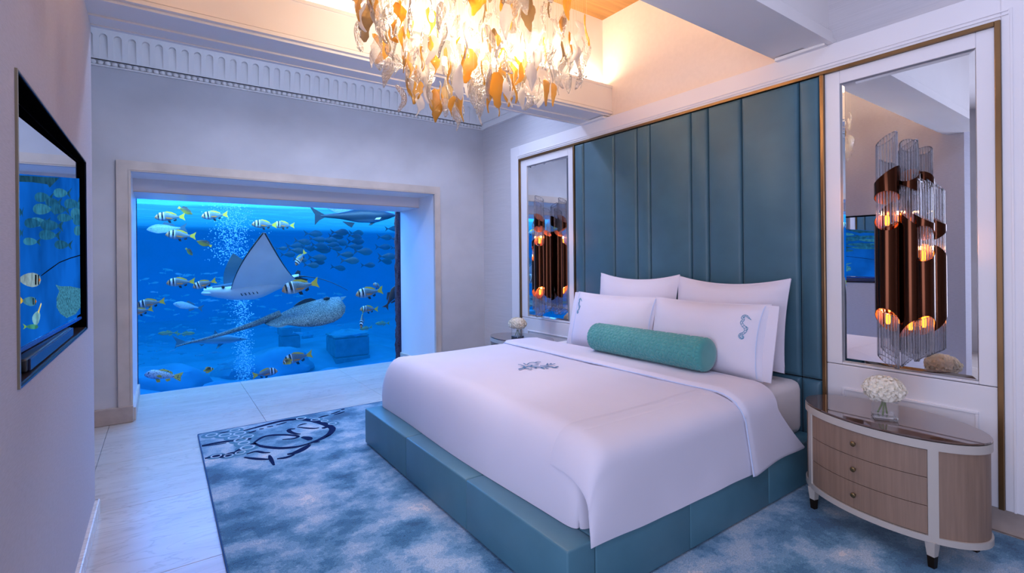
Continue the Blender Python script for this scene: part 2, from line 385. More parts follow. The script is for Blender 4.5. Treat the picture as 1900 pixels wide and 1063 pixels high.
# stone casing round the aquarium opening, mitred
cas = empty('trim_5', (1.35, YB, 0), kind='structure')
OX0, OX1, OZ = -0.335, 3.03, 2.472
def quad_slab(q, y0, y1):
    V = [(x, y0, z) for x, z in q] + [(x, y1, z) for x, z in q]
    return V, [(3, 2, 1, 0), (4, 5, 6, 7)] + [(i, (i + 1) % 4, 4 + (i + 1) % 4, 4 + i) for i in range(4)]
for q in ([(OX0, 0.155), (NX0, 0.155), (NX0, NZ), (OX0, OZ)], [(NX1, 0.155), (OX1, 0.155), (OX1, OZ), (NX1, NZ)], [(OX0, OZ), (NX0, NZ), (NX1, NZ), (OX1, OZ)]):
    mk('casing_stone', quad_slab(q, YB - 0.022, YB + 0.02), M_stone, cas)
for q in ([(NX0 - 0.018, 0.155), (NX0 - 0.012, 0.155), (NX0 - 0.012, NZ + 0.012), (NX0 - 0.018, NZ + 0.018)], [(NX0 - 0.018, NZ + 0.018), (NX0 - 0.012, NZ + 0.012), (NX1 + 0.012, NZ + 0.012), (NX1 + 0.018, NZ + 0.018)], [(NX1 + 0.012, 0.155), (NX1 + 0.018, 0.155), (NX1 + 0.018, NZ + 0.018), (NX1 + 0.012, NZ + 0.012)]):
    mk('casing_bead', quad_slab(q, YB - 0.026, YB - 0.02), M_stone, cas)
# skirtings
def skirt(name, x0, x1, y0, y1, h, mat):
    t = struct(name, rbx(x0, x1, y0, y1, 0.0, h, 0.006, 2), mat); return t
skirt('baseboard_back_left', -1.9, NX0 + 0.004, YB - 0.032, YB + 0.01, 0.155, M_base)
skirt('baseboard_back_right', NX1 - 0.004, XR, YB - 0.032, YB + 0.01, 0.155, M_base)
skirt('baseboard_niche_left', NX0 - 0.01, NX0 + 0.022, YB + 0.03, YG - 0.004, 0.125, M_stone)
skirt('baseboard_niche_right', NX1 - 0.022, NX1 + 0.01, YB + 0.03, YG - 0.004, 0.125, M_stone)
skirt('baseboard_left', XT - 0.01, XT + 0.022, 1.65, 3.865, 0.092, marble('skirting_marble', 'cfc4bc', 'ddd4cc', 'b0a296', 0.25))
skirt('baseboard_pier', -0.62, XT + 0.02, 3.845, 3.872, 0.092, M_stone)
skirt('baseboard_right', XR - 0.022, XR + 0.01, -2.6, YB - 0.03, 0.135, M_base)

# ------------------------------------------------------------------ aquarium pane
def clear_pane(name):
    t = NT(name); tr = t.n('ShaderNodeBsdfTransparent'); tr.inputs[0].default_value = (0.97, 0.99, 1, 1); g = t.n('ShaderNodeBsdfGlossy', Roughness=0.0)
    mx = t.n('ShaderNodeMixShader'); mx.inputs[0].default_value = 0.0006; t.l(tr.outputs[0], mx.inputs[1]); t.l(g.outputs[0], mx.inputs[2]); t.l(mx.outputs[0], t.out.inputs[0]); return t.m
wn = empty('window_1', (1.35, YG, 0), kind='structure')
mk('pane', bx(NX0 - 0.02, 3.0, YG, YG + 0.02, 0.0, 2.32), clear_pane('aquarium_glass'), wn)
mk('pane_gasket', join(bx(NX0, NX0 + 0.008, YG - 0.006, YG, 0, 2.24), bx(NX1 - 0.012, NX1, YG - 0.006, YG, 0, 2.24)), pmat('dark_gasket', '0a1a52', 0.5), wn)

# ------------------------------------------------------------------ headboard wall unit
hw = empty('wall_panelling', (3.7, 2.82, 0.14), 'tall white lacquered wall panelling with bronze edging behind the bed', 'panelling')
PX = 3.66
def fr_part(name, y0, y1, z0, z1, x0=PX, x1=XR, mat=M_white, r=0.004): return mk(name, rbx(x0, x1, y0, y1, z0, z1, r, 2), mat, hw)
HY = (0.64, 4.99)
fr_part('outer_frame', 4.99, 5.172, 0.14, 2.92)
fr_part('outer_frame', 0.46, 0.64, 0.14, 2.92)
fr_part('outer_frame', 0.64, 4.99, 2.752, 2.92)
for z in (2.795, 2.775):
    fr_part('step_moulding', 0.46 + 0.15, 5.02, z - 0.004, z + 0.004, PX - 0.006, PX, M_white, 0.001)
fr_part('step_moulding', 5.02, 5.03, 0.14, 2.80, PX - 0.006, PX, M_white, 0.001)
fr_part('step_moulding', 0.595, 0.605, 0.14, 2.80, PX - 0.006, PX, M_white, 0.001)
# bronze edging
for y0, y1, z0, z1 in ((4.966, 4.99, 0.14, 2.752), (0.64, 0.664, 0.14, 2.752), (3.968, 3.992, 0.14, 2.728), (1.502, 1.526, 0.14, 2.728), (0.664, 4.966, 2.728, 2.752)):
    fr_part('bronze_edging', y0, y1, z0, z1, PX - 0.014, PX + 0.03, M_brass, 0.003)
# the two side panels with mirror openings
MZ0, MZ1 = 0.805, 2.642
def side_panel(y0, y1, m0, m1):
    fr_part('panel_stile', y0, m0, 0.79, 2.728, PX + 0.006)
    fr_part('panel_stile', m1, y1, 0.79, 2.728, PX + 0.006)
    fr_part('panel_rail', m0, m1, MZ1, 2.728, PX + 0.006)
    fr_part('panel_rail', m0, m1, 0.79, MZ0, PX + 0.006)
    fr_part('lower_panel', y0, y1, 0.14, 0.786, PX + 0.006)
    for a, b, c, d in ((m0, m1, 0.625, 0.64), (m0, m1, 0.20, 0.215), (m0, m0 + 0.015, 0.215, 0.625), (m1 - 0.015, m1, 0.215, 0.625)):
        fr_part('panel_moulding', a, b, c, d, PX - 0.004, PX + 0.01, M_white, 0.003)
    # bevelled mirror
    bv = 0.028; xm, xe = PX + 0.010, PX + 0.020
    V = [(xe, m0, MZ0), (xe, m1, MZ0), (xe, m1, MZ1), (xe, m0, MZ1), (xm, m0 + bv, MZ0 + bv), (xm, m1 - bv, MZ0 + bv), (xm, m1 - bv, MZ1 - bv), (xm, m0 + bv, MZ1 - bv)]
    V += [(xe + 0.01, y, z) for _, y, z in V[:4]]
    mk('mirror', (V, [(4, 5, 6, 7), (0, 1, 5, 4), (1, 2, 6, 5), (2, 3, 7, 6), (3, 0, 4, 7), (8, 9, 10, 11), (0, 1, 9, 8), (1, 2, 10, 9), (2, 3, 11, 10), (3, 0, 8, 11)]), M_mirror, hw)
side_panel(0.664, 1.502, 0.742, 1.412)
side_panel(3.992, 4.966, 4.087, 4.846)
# upholstered headboard: channels of different width
hb = empty('headboard', (3.66, 2.75, 0.3), 'tall dark teal upholstered headboard of vertical padded channels behind the bed', 'headboard')
mk('backing', bx(PX + 0.012, XR, 1.526, 3.968, 0.14, 2.728), M_black, hb)
hy = [1.528, 1.662, 2.084, 2.369, 2.53, 2.957, 3.108, 3.391, 3.824, 3.966]
def padded(y0, y1, z0, z1):
    def f(u, v):
        y = y0 + (y1 - y0) * u; z = z0 + (z1 - z0) * v
        d = min(u * (y1 - y0), (1 - u) * (y1 - y0), v * (z1 - z0), (1 - v) * (z1 - z0))
        t = min(1, d / 0.028); return (PX + 0.016 - 0.034 * math.sqrt(max(0, 1 - (1 - t) ** 2)), y, z)
    w_, h_ = y1 - y0, z1 - z0
    us = sorted({0, .003 / w_, .01 / w_, .028 / w_, .5, 1 - .028 / w_, 1 - .01 / w_, 1 - .003 / w_, 1}); vs2 = sorted({0, .003 / h_, .01 / h_, .028 / h_, .5, 1 - .028 / h_, 1 - .01 / h_, 1 - .003 / h_, 1})
    V = [f(a, b) for a in us for b in vs2]; m = len(vs2)
    return V, [(i * m + j, i * m + j + 1, (i + 1) * m + j + 1, (i + 1) * m + j) for i in range(len(us) - 1) for j in range(m - 1)]
for a, b in zip(hy[:-1], hy[1:]):
    mk('padded_channel', padded(a + 0.002, b - 0.002, 0.662, 2.726), M_hb, hb, True)
    mk('padded_channel', padded(a + 0.002, b - 0.002, 0.16, 0.658), M_hb, hb, True)
# ------------------------------------------------------------------ rug
def rug_mat():
    t = NT('rug_pile'); b = t.n('ShaderNodeBsdfPrincipled', Roughness=0.95); b.inputs['Specular IOR Level'].default_value = 0.1; b.inputs['Sheen Weight'].default_value = 0.3
    co = t.coords((1.0, 1.15, 1.0), 'Object', (0, 0, 0.2))
    jag = t.n('ShaderNodeTexNoise', Scale=45.0, Detail=3.0); t.l(co, jag.inputs['Vector'])
    mxv = t.n('ShaderNodeMix', data_type='VECTOR'); mxv.inputs['Factor'].default_value = 0.06
    t.l(co, mxv.inputs[4]); t.l(jag.outputs['Color'], mxv.inputs[5])
    n1 = t.n('ShaderNodeTexNoise', Scale=3.4, Detail=7.0, Roughness=0.62); t.l(mxv.outputs[1], n1.inputs['Vector'])
    r = t.ramp(n1.outputs['Fac'], [(0.0, lin('25577a')), (0.37, lin('356c8e')), (0.43, lin('4e81a0')), (0.48, lin('6994b2')), (0.53, lin('88a6be')), (0.585, lin('a3b6c6')), (0.66, lin('cccacc'))], 'CONSTANT')
    n2 = t.n('ShaderNodeTexNoise', Scale=160.0, Detail=2.0); t.l(t.coords((1, 1, 1)), n2.inputs['Vector'])
    r2 = t.ramp(n2.outputs['Fac'], [(0.3, (0.72, 0.72, 0.72, 1)), (0.7, (1.2, 1.2, 1.2, 1))])
    mu = t.n('ShaderNodeMix', data_type='RGBA', blend_type='MULTIPLY'); mu.inputs['Factor'].default_value = 1.0
    t.l(r.outputs[0], mu.inputs[6]); t.l(r2.outputs[0], mu.inputs[7]); t.l(mu.outputs[2], b.inputs['Base Color'])
    bp = t.n('ShaderNodeBump', Strength=0.5, Distance=0.004); t.l(n2.outputs['Fac'], bp.inputs['Height']); t.l(bp.outputs[0], b.inputs['Normal'])
    t.l(b.outputs[0], t.out.inputs[0]); return t.m
RX0, RX1, RY0, RY1, RZ = 0.255, 3.66, -0.6, 5.09, 0.012
rug = empty('rug', (1.9, 2.2, 0), 'mottled blue rug with navy tentacle drawing under the bed', 'rug')
mk('pile', rbx(RX0, RX1, RY0, RY1, 0.0, RZ, 0.004, 2), rug_mat(), rug)
mk('edge_binding', join(bx(RX0 - 0.006, RX0, RY0, RY1, 0.0, 0.013), bx(RX0, RX1, RY1, RY1 + 0.006, 0.0, 0.013)), pmat('rug_binding', '1c4f86', 0.9), rug)
M_navy = pmat('navy_yarn', '0e1c46', 0.95, spec=0.1); M_pale = pmat('pale_blue_yarn', '9fb8cc', 0.95, spec=0.1); M_mid = pmat('mid_blue_yarn', '527f98', 0.95, spec=0.1)
def rz8(p): return at(365 + p[0] * 0.14474, 740 + p[1] * 0.14474, 2, RZ)
def ribbon(pts, w, z=0.0025, taper=True):
    P = [Vector((p.x, min(p.y, RY1 - 0.01), 0)) for p in smooth_curve([rz8(q) for q in pts], 5)]
    n = len(P); V = []; 
    for i, p in enumerate(P):
        t = (P[min(i + 1, n - 1)] - P[max(i - 1, 0)]); t = t.normalized() if t.length > 1e-6 else Vector((1, 0, 0))
        s = Vector((-t.y, t.x, 0)); k = w * (0.35 + 0.65 * math.sin(PI * (i + 0.5) / n)) if taper else w
        for sg in (-1, 1): V.append(p + s * sg * k + Vector((0, 0, RZ - 0.001)))
        for sg in (1, -1): V.append(p + s * sg * k * 0.9 + Vector((0, 0, RZ + z)))
    Fc = []
    for i in range(n - 1):
        a, b2 = i * 4, i * 4 + 4
        Fc += [(a + k, a + (k + 1) % 4, b2 + (k + 1) % 4, b2 + k) for k in range(4)]
    Fc += [(0, 1, 2, 3), (n * 4 - 4, n * 4 - 1, n * 4 - 2, n * 4 - 3)]
    return V, Fc
LN = [([(65, 600), (200, 575), (350, 550), (490, 535), (560, 505)], .022), ([(105, 765), (200, 745), (290, 730), (360, 740), (430, 705), (500, 690), (560, 650), (610, 650)], .034),
      ([(600, 410), (750, 370), (900, 330), (1100, 282), (1300, 262), (1450, 275), (1600, 310), (1700, 350), (1740, 385), (1700, 450), (1600, 510), (1500, 552), (1420, 580)], .046),
      ([(1450, 585), (1400, 620), (1330, 660), (1250, 695), (1160, 712)], .036),
      ([(720, 575), (780, 530), (850, 490), (950, 468), (1080, 462), (1200, 465), (1300, 480), (1240, 510), (1100, 522)], .020),
      ([(740, 565), (800, 600), (950, 625), (1100, 632), (1250, 620), (1350, 600), (1440, 570)], .026),
      ([(1260, 385), (1200, 388), (1180, 405), (1210, 430), (1280, 450), (1330, 452)], .022), ([(1290, 362), (1400, 375), (1500, 380), (1570, 372)], .016),
      ([(930, 725), (950, 770), (990, 850)], .018), ([(610, 750), (720, 765), (850, 775), (930, 775)], .020), ([(1030, 770), (1150, 752), (1250, 715)], .020),
      ([(640, 708), (760, 675), (860, 690), (940, 690)], .016), ([(1350, 490), (1430, 505), (1450, 530)], .036), ([(1300, 345), (1360, 325), (1410, 318)], .014),
      ([(1560, 245), (1620, 225), (1690, 208)], .016), ([(1720, 195), (1780, 178), (1840, 155)], .014), ([(1760, 205), (1830, 185), (1895, 165)], .014), ([(1850, 140), (1895, 130)], .014),
      ([(65, 610), (220, 590), (380, 566)], .010), ([(290, 440), (350, 432), (410, 424)], .018), ([(640, 440), (690, 430), (760, 408)], .016), ([(800, 390), (860, 380)], .012), ([(900, 362), (980, 350)], .012), ([(1020, 335), (1090, 318), (1150, 298)], .013),
      ([(1620, 365), (1660, 375)], .03), ([(640, 520), (700, 515)], .03), ([(690, 590), (760, 570)], .03), ([(1650, 495), (1720, 460)], .01), ([(1500, 562), (1580, 548)], .01)]
for pts, w_ in LN: mk('tentacle_line', ribbon(pts, w_ * (0.9 if w_ < 0.039 else 0.7)), M_navy, rug)
for x, y, rr in ((190, 465, 62), (365, 465, 66), (550, 445, 66), (475, 495, 60), (655, 485, 62), (565, 530, 70), (605, 570, 60), (650, 625, 72), (490, 405, 55), (250, 735, 50), (410, 730, 45), (560, 690, 50), (1340, 252, 60), (1520, 268, 55), (1740, 318, 50), (1640, 285, 45)):
    p = rz8((x, y)); 
    if p.y > RY1 - 0.06: p.y = RY1 - 0.06
    r_ = rr * 0.00125
    V = []; n = 18
    for rad, zz in ((1, 0.0), (0.95, 0.002), (0.0, 0.0022)):
        for k in range(n if rad > 0 else 1): q = 2 * PI * k / n; V.append((p.x + r_ * rad * math.cos(q), p.y + r_ * rad * math.sin(q), RZ + zz))
    Fc = [(k, (k + 1) % n, n + (k + 1) % n, n + k) for k in range(n)] + [(n + k, n + (k + 1) % n, 2 * n) for k in range(n)]
    sk = mk('sucker', (V, Fc), M_mid, rug)
    V, Fc = [], []
    for a, b2, zz in ((0.62, 0.45, 0.0),):
        for k in range(n):
            q = 2 * PI * k / n
            for rad, z2 in ((a, .0015), (a, .0032), (b2, .0032), (b2, .0015)): V.append((p.x + r_ * rad * math.cos(q), p.y + r_ * rad * math.sin(q), RZ + z2))
        for k in range(n):
            for j in range(4): Fc.append((k * 4 + j, ((k + 1) % n) * 4 + j, ((k + 1) % n) * 4 + (j + 1) % 4, k * 4 + (j + 1) % 4))
    mk('sucker_ring', (V, Fc), M_pale, sk)
# ------------------------------------------------------------------ bed
bed = empty('bed', (2.47, 2.76, RZ), 'low king bed base upholstered in teal leather on the blue rug', 'bed')
BX0, BX1, BY0, BY1, BZ = 1.35, 3.60, 1.53, 4.0, 0.30
bz0 = 0.022
ysm = [BY0, 2.363, 3.175, BY1]
for a, b in zip(ysm[:-1], ysm[1:]): mk('leather_panel', rbx(BX0, BX0 + 0.16, a + 0.0008, b - 0.0008, bz0, BZ, 0.014 if 0 else 0.010, 3), M_leather, bed, True)
xsm = [BX0 + 0.16, 2.176, 2.947, BX1]
for a, b in zip(xsm[:-1], xsm[1:]):
    mk('leather_panel', rbx(a + 0.0008, b - 0.0008, BY0, BY0 + 0.15, bz0, BZ, 0.010, 3), M_leather, bed, True)
    mk('leather_panel', rbx(a + 0.0008, b - 0.0008, BY1 - 0.15, BY1, bz0, BZ, 0.010, 3), M_leather, bed, True)
mk('slatted_deck', bx(BX0 + 0.16, BX1, BY0 + 0.15, BY1 - 0.15, 0.05, 0.28), M_black, bed)
mk('plinth', bx(BX0 + 0.03, BX1, BY0 + 0.03, BY1 - 0.03, RZ, 0.03), pmat('plinth_metal', '6a6558', 0.4, 0.6), bed)
# mattress and fitted sheet
mat_o = mk('mattress', rbx(1.54, 3.61, 1.63, 3.93, 0.285, 0.655, 0.06, 4), M_sheet, None, True)
tag(mat_o, 'mattress in a cream fitted sheet showing at the head of the bed', 'mattress')
# duvet: one smooth lofted shell with rounded foot, far drape, near side
duv = empty('duvet', (2.1, 2.76, 0.3), 'white duvet spread over the bed with the top edge folded back', 'duvet')
def duv_top(y):
    t = (y - 2.76) / 1.2; return 0.70 + 0.012 * (1 - t * t)
def foot(x, x_f=1.468, r=0.17, p=2.5):
    if x >= x_f + r: return 1.0
    return max(0.0, 1 - ((x_f + r - x) / r) ** p) ** (1 / p)
def crease(x, y): return noise.noise(Vector((x * 2.2, y * 2.2, 3.1))) * 0.008 + noise.noise(Vector((x * 6, y * 5, 1.1))) * 0.003
def duvet_shell(u, v, lift=0.0):
    # u: along X 0..1 ; v: across Y 0..1
    x = 1.468 + (2.74 - 1.468) * (1 - (1 - u) ** 1.0) if True else 0
    uu = u * 1.15
    if uu < 0.15:
        q = uu / 0.15 * PI / 2; x = 1.468 + 0.17 * (1 - math.cos(q) ** (2 / 2.5)); h = math.sin(q) ** (2 / 2.5)
    else:
        x = 1.638 + (2.74 - 1.638) * (uu - 0.15); h = 1.0
    y0, y1 = 1.60, 4.012; r = 0.13
    if v < 0.2:
        q = v / 0.2 * PI / 2; y = y0 + r * (1 - math.cos(q) ** 0.8); hv = math.sin(q) ** 0.8
    elif v > 0.8:
        q = (1 - v) / 0.2 * PI / 2; y = y1 - r * (1 - math.cos(q) ** 0.8); hv = math.sin(q) ** 0.8
    else:
        y = y0 + r + (y1 - y0 - 2 * r) * (v - 0.2) / 0.6; hv = 1.0
    # soft corner plan rounding
    hh = (h ** 3 + hv ** 3 - 1)
    z = 0.302 + (duv_top(y) - 0.302) * (h * hv)
    w_ = crease(x, y)
    # corner pulled in a little
    cr = (1 - h) * (1 - hv)
    return (x + 0.05 * cr - 0.012 * (1 - h) * math.sin(3 * y), y + (0.05 * cr if v < 0.5 else -0.05 * cr), z + w_ * min(1, h * hv * 1.2) + lift)
mk('duvet_body', grid(duvet_shell, 60, 70), M_linen, duv, True)
# loose side drape hanging over the leather rail on the near side
def drape(x0, x1, top_x, sg, zb, yo, bot):
    def f(u, v):
        # v: 0 at top inside, 1 at bottom edge
        xt = x0 + (x1 - x0) * u ** 1.6; xb = bot[0] + (bot[1] - bot[0]) * u ** 1.6
        if v < 0.35:
            q = (v / 0.35) ** 0.8 * PI / 2; y = 1.80 - (1.80 - yo) * math.sin(q) ** 0.8
            T = 0.3032 + (duv_top(y) - 0.302) * foot(xt) + crease(xt, y) * foot(xt)
            z = T - 0.14 + 0.14 * math.cos(q) ** 0.8; k = 0
        else:
            T = 0.304 + (0.7055 - 0.302) * foot(xt) + crease(xt, yo) * foot(xt) - 0.14
            k = (v - 0.35) / 0.65; y = yo - 0.018 * k - 0.010 * math.sin(k * PI) * math.sin(u * 7 + sg); z = T + (zb(u) - T) * k
        x = xt + (xb - xt) * (v ** 1.5)
        y += 0.006 * noise.noise(Vector((x * 4, z * 5, sg))) * (0.3 + v)
        return Vector((x, y, z + sg))
    V, Fc = grid(f, 34, 26); n = len(V); t = 0.007
    V2 = [v + Vector((0, t, -t * 0.6)) for v in V]
    b = []
    for i in range(33): b += [(i * 26, (i + 1) * 26), (i * 26 + 25, (i + 1) * 26 + 25)]
    for j in range(25): b += [(j, j + 1), (33 * 26 + j, 33 * 26 + j + 1)]
    return V + V2, Fc + [tuple(q + n for q in reversed(f)) for f in Fc] + [(p, q, n + q, n + p) for p, q in b]
mk('side_drape', drape(1.488, 2.74, 0, 0.0, lambda u: 0.276 - 0.018 * u + 0.004 * math.sin(u * 8), 1.54, (1.478, 2.76)), M_linen, duv, True)
# folded-back cuff: lies on top and falls over the near edge in a long flap
def cuff(u, v):
    # v from near hem (0) over the top to the far side (1)
    if v < 0.30:
        k = 1 - v / 0.30; y = 1.522 - 0.020 * k - 0.012 * math.sin(u * 5 + 2) * k; z = 0.590 + (0.262 + 0.03 * u - 0.585) * k
        x = 2.70 + 0.03 * k + (0.34 + 0.25 * k ** 1.2) * u
    elif v < 0.40:
        q = (v - 0.30) / 0.10 * PI / 2; y = 1.70 - 0.178 * math.cos(q); z = 0.590 + 0.143 * math.sin(q)
        x = 2.70 - 0.03 * math.sin(q) + (0.34 + 0.06 * math.sin(q)) * u
    elif v < 0.92:
        k = (v - 0.40) / 0.52; y = 1.70 + (3.90 - 1.70) * k; z = 0.733 + 0.010 * math.sin(PI * k)
        x = 2.67 - 0.035 * math.sin(k * PI) + (0.40 + 0.02 * math.sin(k * 5)) * u
    else:
        q = (v - 0.92) / 0.08 * PI / 2; y = 3.90 + 0.125 * math.sin(q); z = 0.60 + 0.133 * math.cos(q) - 0.15 * (q / (PI / 2)); x = 2.67 + 0.40 * u
    edge = math.sqrt(max(0, 1 - (1 - min(1, u / 0.10)) ** 2)); tail = min(1, (1 - u) / 0.3)
    z += (0.018 * (edge - 1) - 0.012 * (1 - tail)) * (1 if v > 0.3 else 0) + 0.004 * noise.noise(Vector((x * 5, y * 4, 0)))
    return Vector((x, y + (0.010 * (1 - edge) if v < 0.35 else 0), z))
V, Fc = grid(cuff, 22, 90); n = len(V)
V2 = [Vector(v) + Vector((0, 0.006, -0.012)) for v in V]
bb = [(i * 90, (i + 1) * 90) for i in range(21)] + [(i * 90 + 89, (i + 1) * 90 + 89) for i in range(21)] + [(j, j + 1) for j in range(89)] + [(21 * 90 + j, 21 * 90 + j + 1) for j in range(89)]
fold = mk('folded_cuff', (V + V2, Fc + [tuple(q + n for q in reversed(f)) for f in Fc] + [(p, q, n + q, n + p) for p, q in bb]), M_linen, duv, True)
mk('piping', tube([Vector(cuff(0.0, v / 120)) + Vector((-0.003, -0.002 if v < 36 else 0, -0.003)) for v in range(0, 116)], 0.0032, 6), M_piping, fold, True)
# coral sprig stitched into the duvet
def cz(p): q = at(940 + p[0] * 0.07368, 640 + p[1] * 0.07368, 2, 0.7145); return q
cor = [[(310, 620), (400, 595), (450, 575), (560, 548), (700, 560), (850, 565), (1000, 560), (1100, 552), (1200, 575), (1295, 550)], [(290, 500), (350, 505), (430, 540), (460, 570)], [(450, 575), (530, 600), (590, 620), (630, 605)], [(560, 548), (650, 530), (720, 525), (800, 512)], [(520, 500), (570, 462), (650, 445), (720, 455), (820, 470)], [(720, 450), (790, 430), (860, 435)], [(840, 530), (950, 530), (1010, 510), (1030, 470)], [(1010, 510), (1080, 495), (1160, 492), (1220, 480)], [(850, 565), (920, 600), (960, 612)], [(980, 590), (1050, 605)], [(430, 470), (480, 495), (520, 500)], [(1200, 575), (1260, 572)], [(1100, 498), (1120, 470)], [(600, 540), (640, 515)], [(700, 560), (760, 590)]]
sp = [tube([p + Vector((0, 0, 0.004)) for p in smooth_curve([cz(q) for q in c], 4)], [0.008 if k == 0 else 0.0055] * (len(c) * 4 - 3), 5) for k, c in enumerate(cor)]
sp = [([Vector((v.x, v.y, 0.7175 + (v.z - 0.7185) * 0.3)) for v in a], b) for a, b in sp]
mk('coral_embroidery', join(*sp), M_coral, duv)
# ------------------------------------------------------------------ pillows
def pillow(name, c, w_, h_, t_, lean, label, mat=M_linen, flange=None, seed=0, yaw=0.0, sag=0.07):
    """stands on its long edge: width along Y, face to -X"""
    R = Matrix.Translation(Vector(c)) @ Matrix.Rotation(yaw, 4, 'Z') @ Matrix.Rotation(lean, 4, 'Y')
    N, Mv = 26, 18
    def shell(sg):
        def f(u, v):
            a, b2 = u * 2 - 1, v * 2 - 1
            e = (1 - abs(a) ** 2.4) * (1 - abs(b2) ** 2.4); th = t_ / 2 * max(0, e) ** 0.55
            yy = a * w_ / 2 * (1 - 0.045 * (1 - b2 * b2)); zz = b2 * h_ / 2 * (1 - sag * (1 - a * a) * (1 if b2 > 0 else 0.3))
            wr = 0.006 * noise.noise(Vector((a * 3 + seed, b2 * 3, sg))) + 0.003 * noise.noise(Vector((a * 9, b2 * 7, seed)))
            return Vector((sg * (th + 0.003 + wr * min(1, e * 3)), yy, zz))
        return f
    root = empty(name, c, label, 'pillow')
    a, b2 = grid(shell(-1), N, Mv), grid(shell(1), N, Mv)
    vf = xf(join(a, b2), R)
    ob = mk('pillow_body', vf, mat, root, True)
    # weld the rim
    bm = bmesh.new(); bm.from_mesh(ob.data); bmesh.ops.recalc_face_normals(bm, faces=bm.faces); [setattr(e_, 'smooth', True) for e_ in bm.edges]; bm.to_mesh(ob.data); bm.free()
    for f in ob.data.polygons: f.use_smooth = True
    return root, R, shell(-1)
def rim(R, sh, root, mat):
    pts = [sh(u / 24, 1) for u in range(25)] + [sh(1, 1 - v / 16) for v in range(1, 17)] + [sh(1 - u / 24, 0) for u in range(1, 25)] + [sh(0, v / 16) for v in range(1, 17)]
    mk('piping', tube([R @ Vector((0, p.y, p.z)) for p in pts], 0.0048, 6, False), mat, root, True)
pb1, R1, s1 = pillow('pillow', (3.47, 3.005, 1.045), 0.90, 0.64, 0.20, 0.16, 'upright white back pillow on the far side, against the teal headboard', seed=1, sag=0.17); rim(R1, s1, pb1, M_linen)
pb2, R2, s2 = pillow('pillow', (3.47, 2.115, 1.035), 0.90, 0.64, 0.20, 0.16, 'upright white back pillow behind the sham nearer the large nightstand', seed=2, sag=0.17); rim(R2, s2, pb2, M_linen)
pf1, R3, s3 = pillow('pillow_sham', (3.20, 3.03, 0.945), 0.93, 0.50, 0.22, 0.24, 'white front sham with seahorse at its far upper corner, behind the bolster', seed=3)
pf2, R4, s4 = pillow('pillow_sham', (3.20, 2.125, 0.945), 0.93, 0.50, 0.22, 0.24, 'white front sham with seahorse stitched beside its flanged outer edge', seed=4)
rim(R3, s3, pf1, M_linen); rim(R4, s4, pf2, M_linen)
def flange(root, R, y_in, y_out, sh):
    vf = rbx(-0.006, 0.006, min(y_in, y_out), max(y_in, y_out), -0.25, 0.245, 0.004, 2)
    mk('flange', xf(vf, R), M_linen, root, True)
    mk('piping', tube([R @ (sh(0.035 if y_in < 0 else 0.965, 0.02 + 0.96 * k / 20) + Vector((-0.002, 0, 0))) for k in range(21)], 0.003, 5), M_piping, root, True)
flange(pf2, R4, -0.44, -0.515, s4); flange(pf1, R3, 0.44, 0.51, s3)
mk('piping', tube([R3 @ (s3(0.012, 0.03 + 0.94 * k / 20) + Vector((-0.004, 0, 0))) for k in range(21)], 0.0035, 5), M_piping, pf1, True)
def seahorse(root, R, sh, u0, v0, sc, flip):
    body = [(0.30, 0.78), (0.10, 0.95), (-0.12, 0.98), (-0.22, 0.80), (-0.08, 0.62), (-0.18, 0.40), (-0.02, 0.15), (0.18, -0.05), (0.22, -0.30), (0.08, -0.50), (-0.10, -0.60), (-0.16, -0.80), (0.0, -0.95), (0.14, -0.86), (0.10, -0.72), (0.0, -0.76)]
    rad = [.03, .05, .07, .075, .07, .075, .09, .095, .085, .07, .055, .045, .04, .03, .025, .02]
    P = smooth_curve([(x, y, 0) for x, y in body], 4); rr = []
    for i in range(len(P)):
        k = i / (len(P) - 1) * 15; a = int(min(14, k)); rr.append(rad[a] + (rad[a + 1] - rad[a]) * (k - a))
    def put(x, y, off=0.003):
        p = sh(u0 + flip * x * sc, v0 + y * sc * 1.75); return R @ (p + Vector((-off, 0, 0)))
    V = []; Fc = []; n = len(P)
    outl = []
    for i, p in enumerate(P):
        t = (P[min(i + 1, n - 1)] - P[max(i - 1, 0)]).normalized(); s_ = Vector((-t.y, t.x, 0))
        for sg in (-1, 1):
            q = p + s_ * sg * rr[i]; outl.append((q.x, q.y))
    objs = []
    for sg in (0, 1): objs.append(tube([put(*outl[i * 2 + sg]) for i in range(n)], 0.0017, 4))
    for i in range(1, n - 8, 3): objs.append(tube([put(*outl[i * 2]), put(*P[i].to_2d()), put(*outl[i * 2 + 1])], 0.0013, 4))
    objs.append(tube([put(0.30, 0.78), put(0.42, 0.70), put(0.44, 0.66)], 0.0022, 4))
    objs.append(tube([put(-0.1 + 0.05 * math.cos(q), 0.84 + 0.035 * math.sin(q)) for q in [k * PI / 4 for k in range(9)]], 0.0015, 4))
    objs.append(tube([put(0.20, 0.1), put(0.36, 0.0), put(0.34, -0.16), put(0.24, -0.2)], 0.0015, 4))
    mk('seahorse_embroidery', join(*objs), M_embroid, root)
seahorse(pf2, R4, s4, 0.13, 0.66, 0.095, -1)
seahorse(pf1, R3, s3, 0.91, 0.72, 0.085, -1)
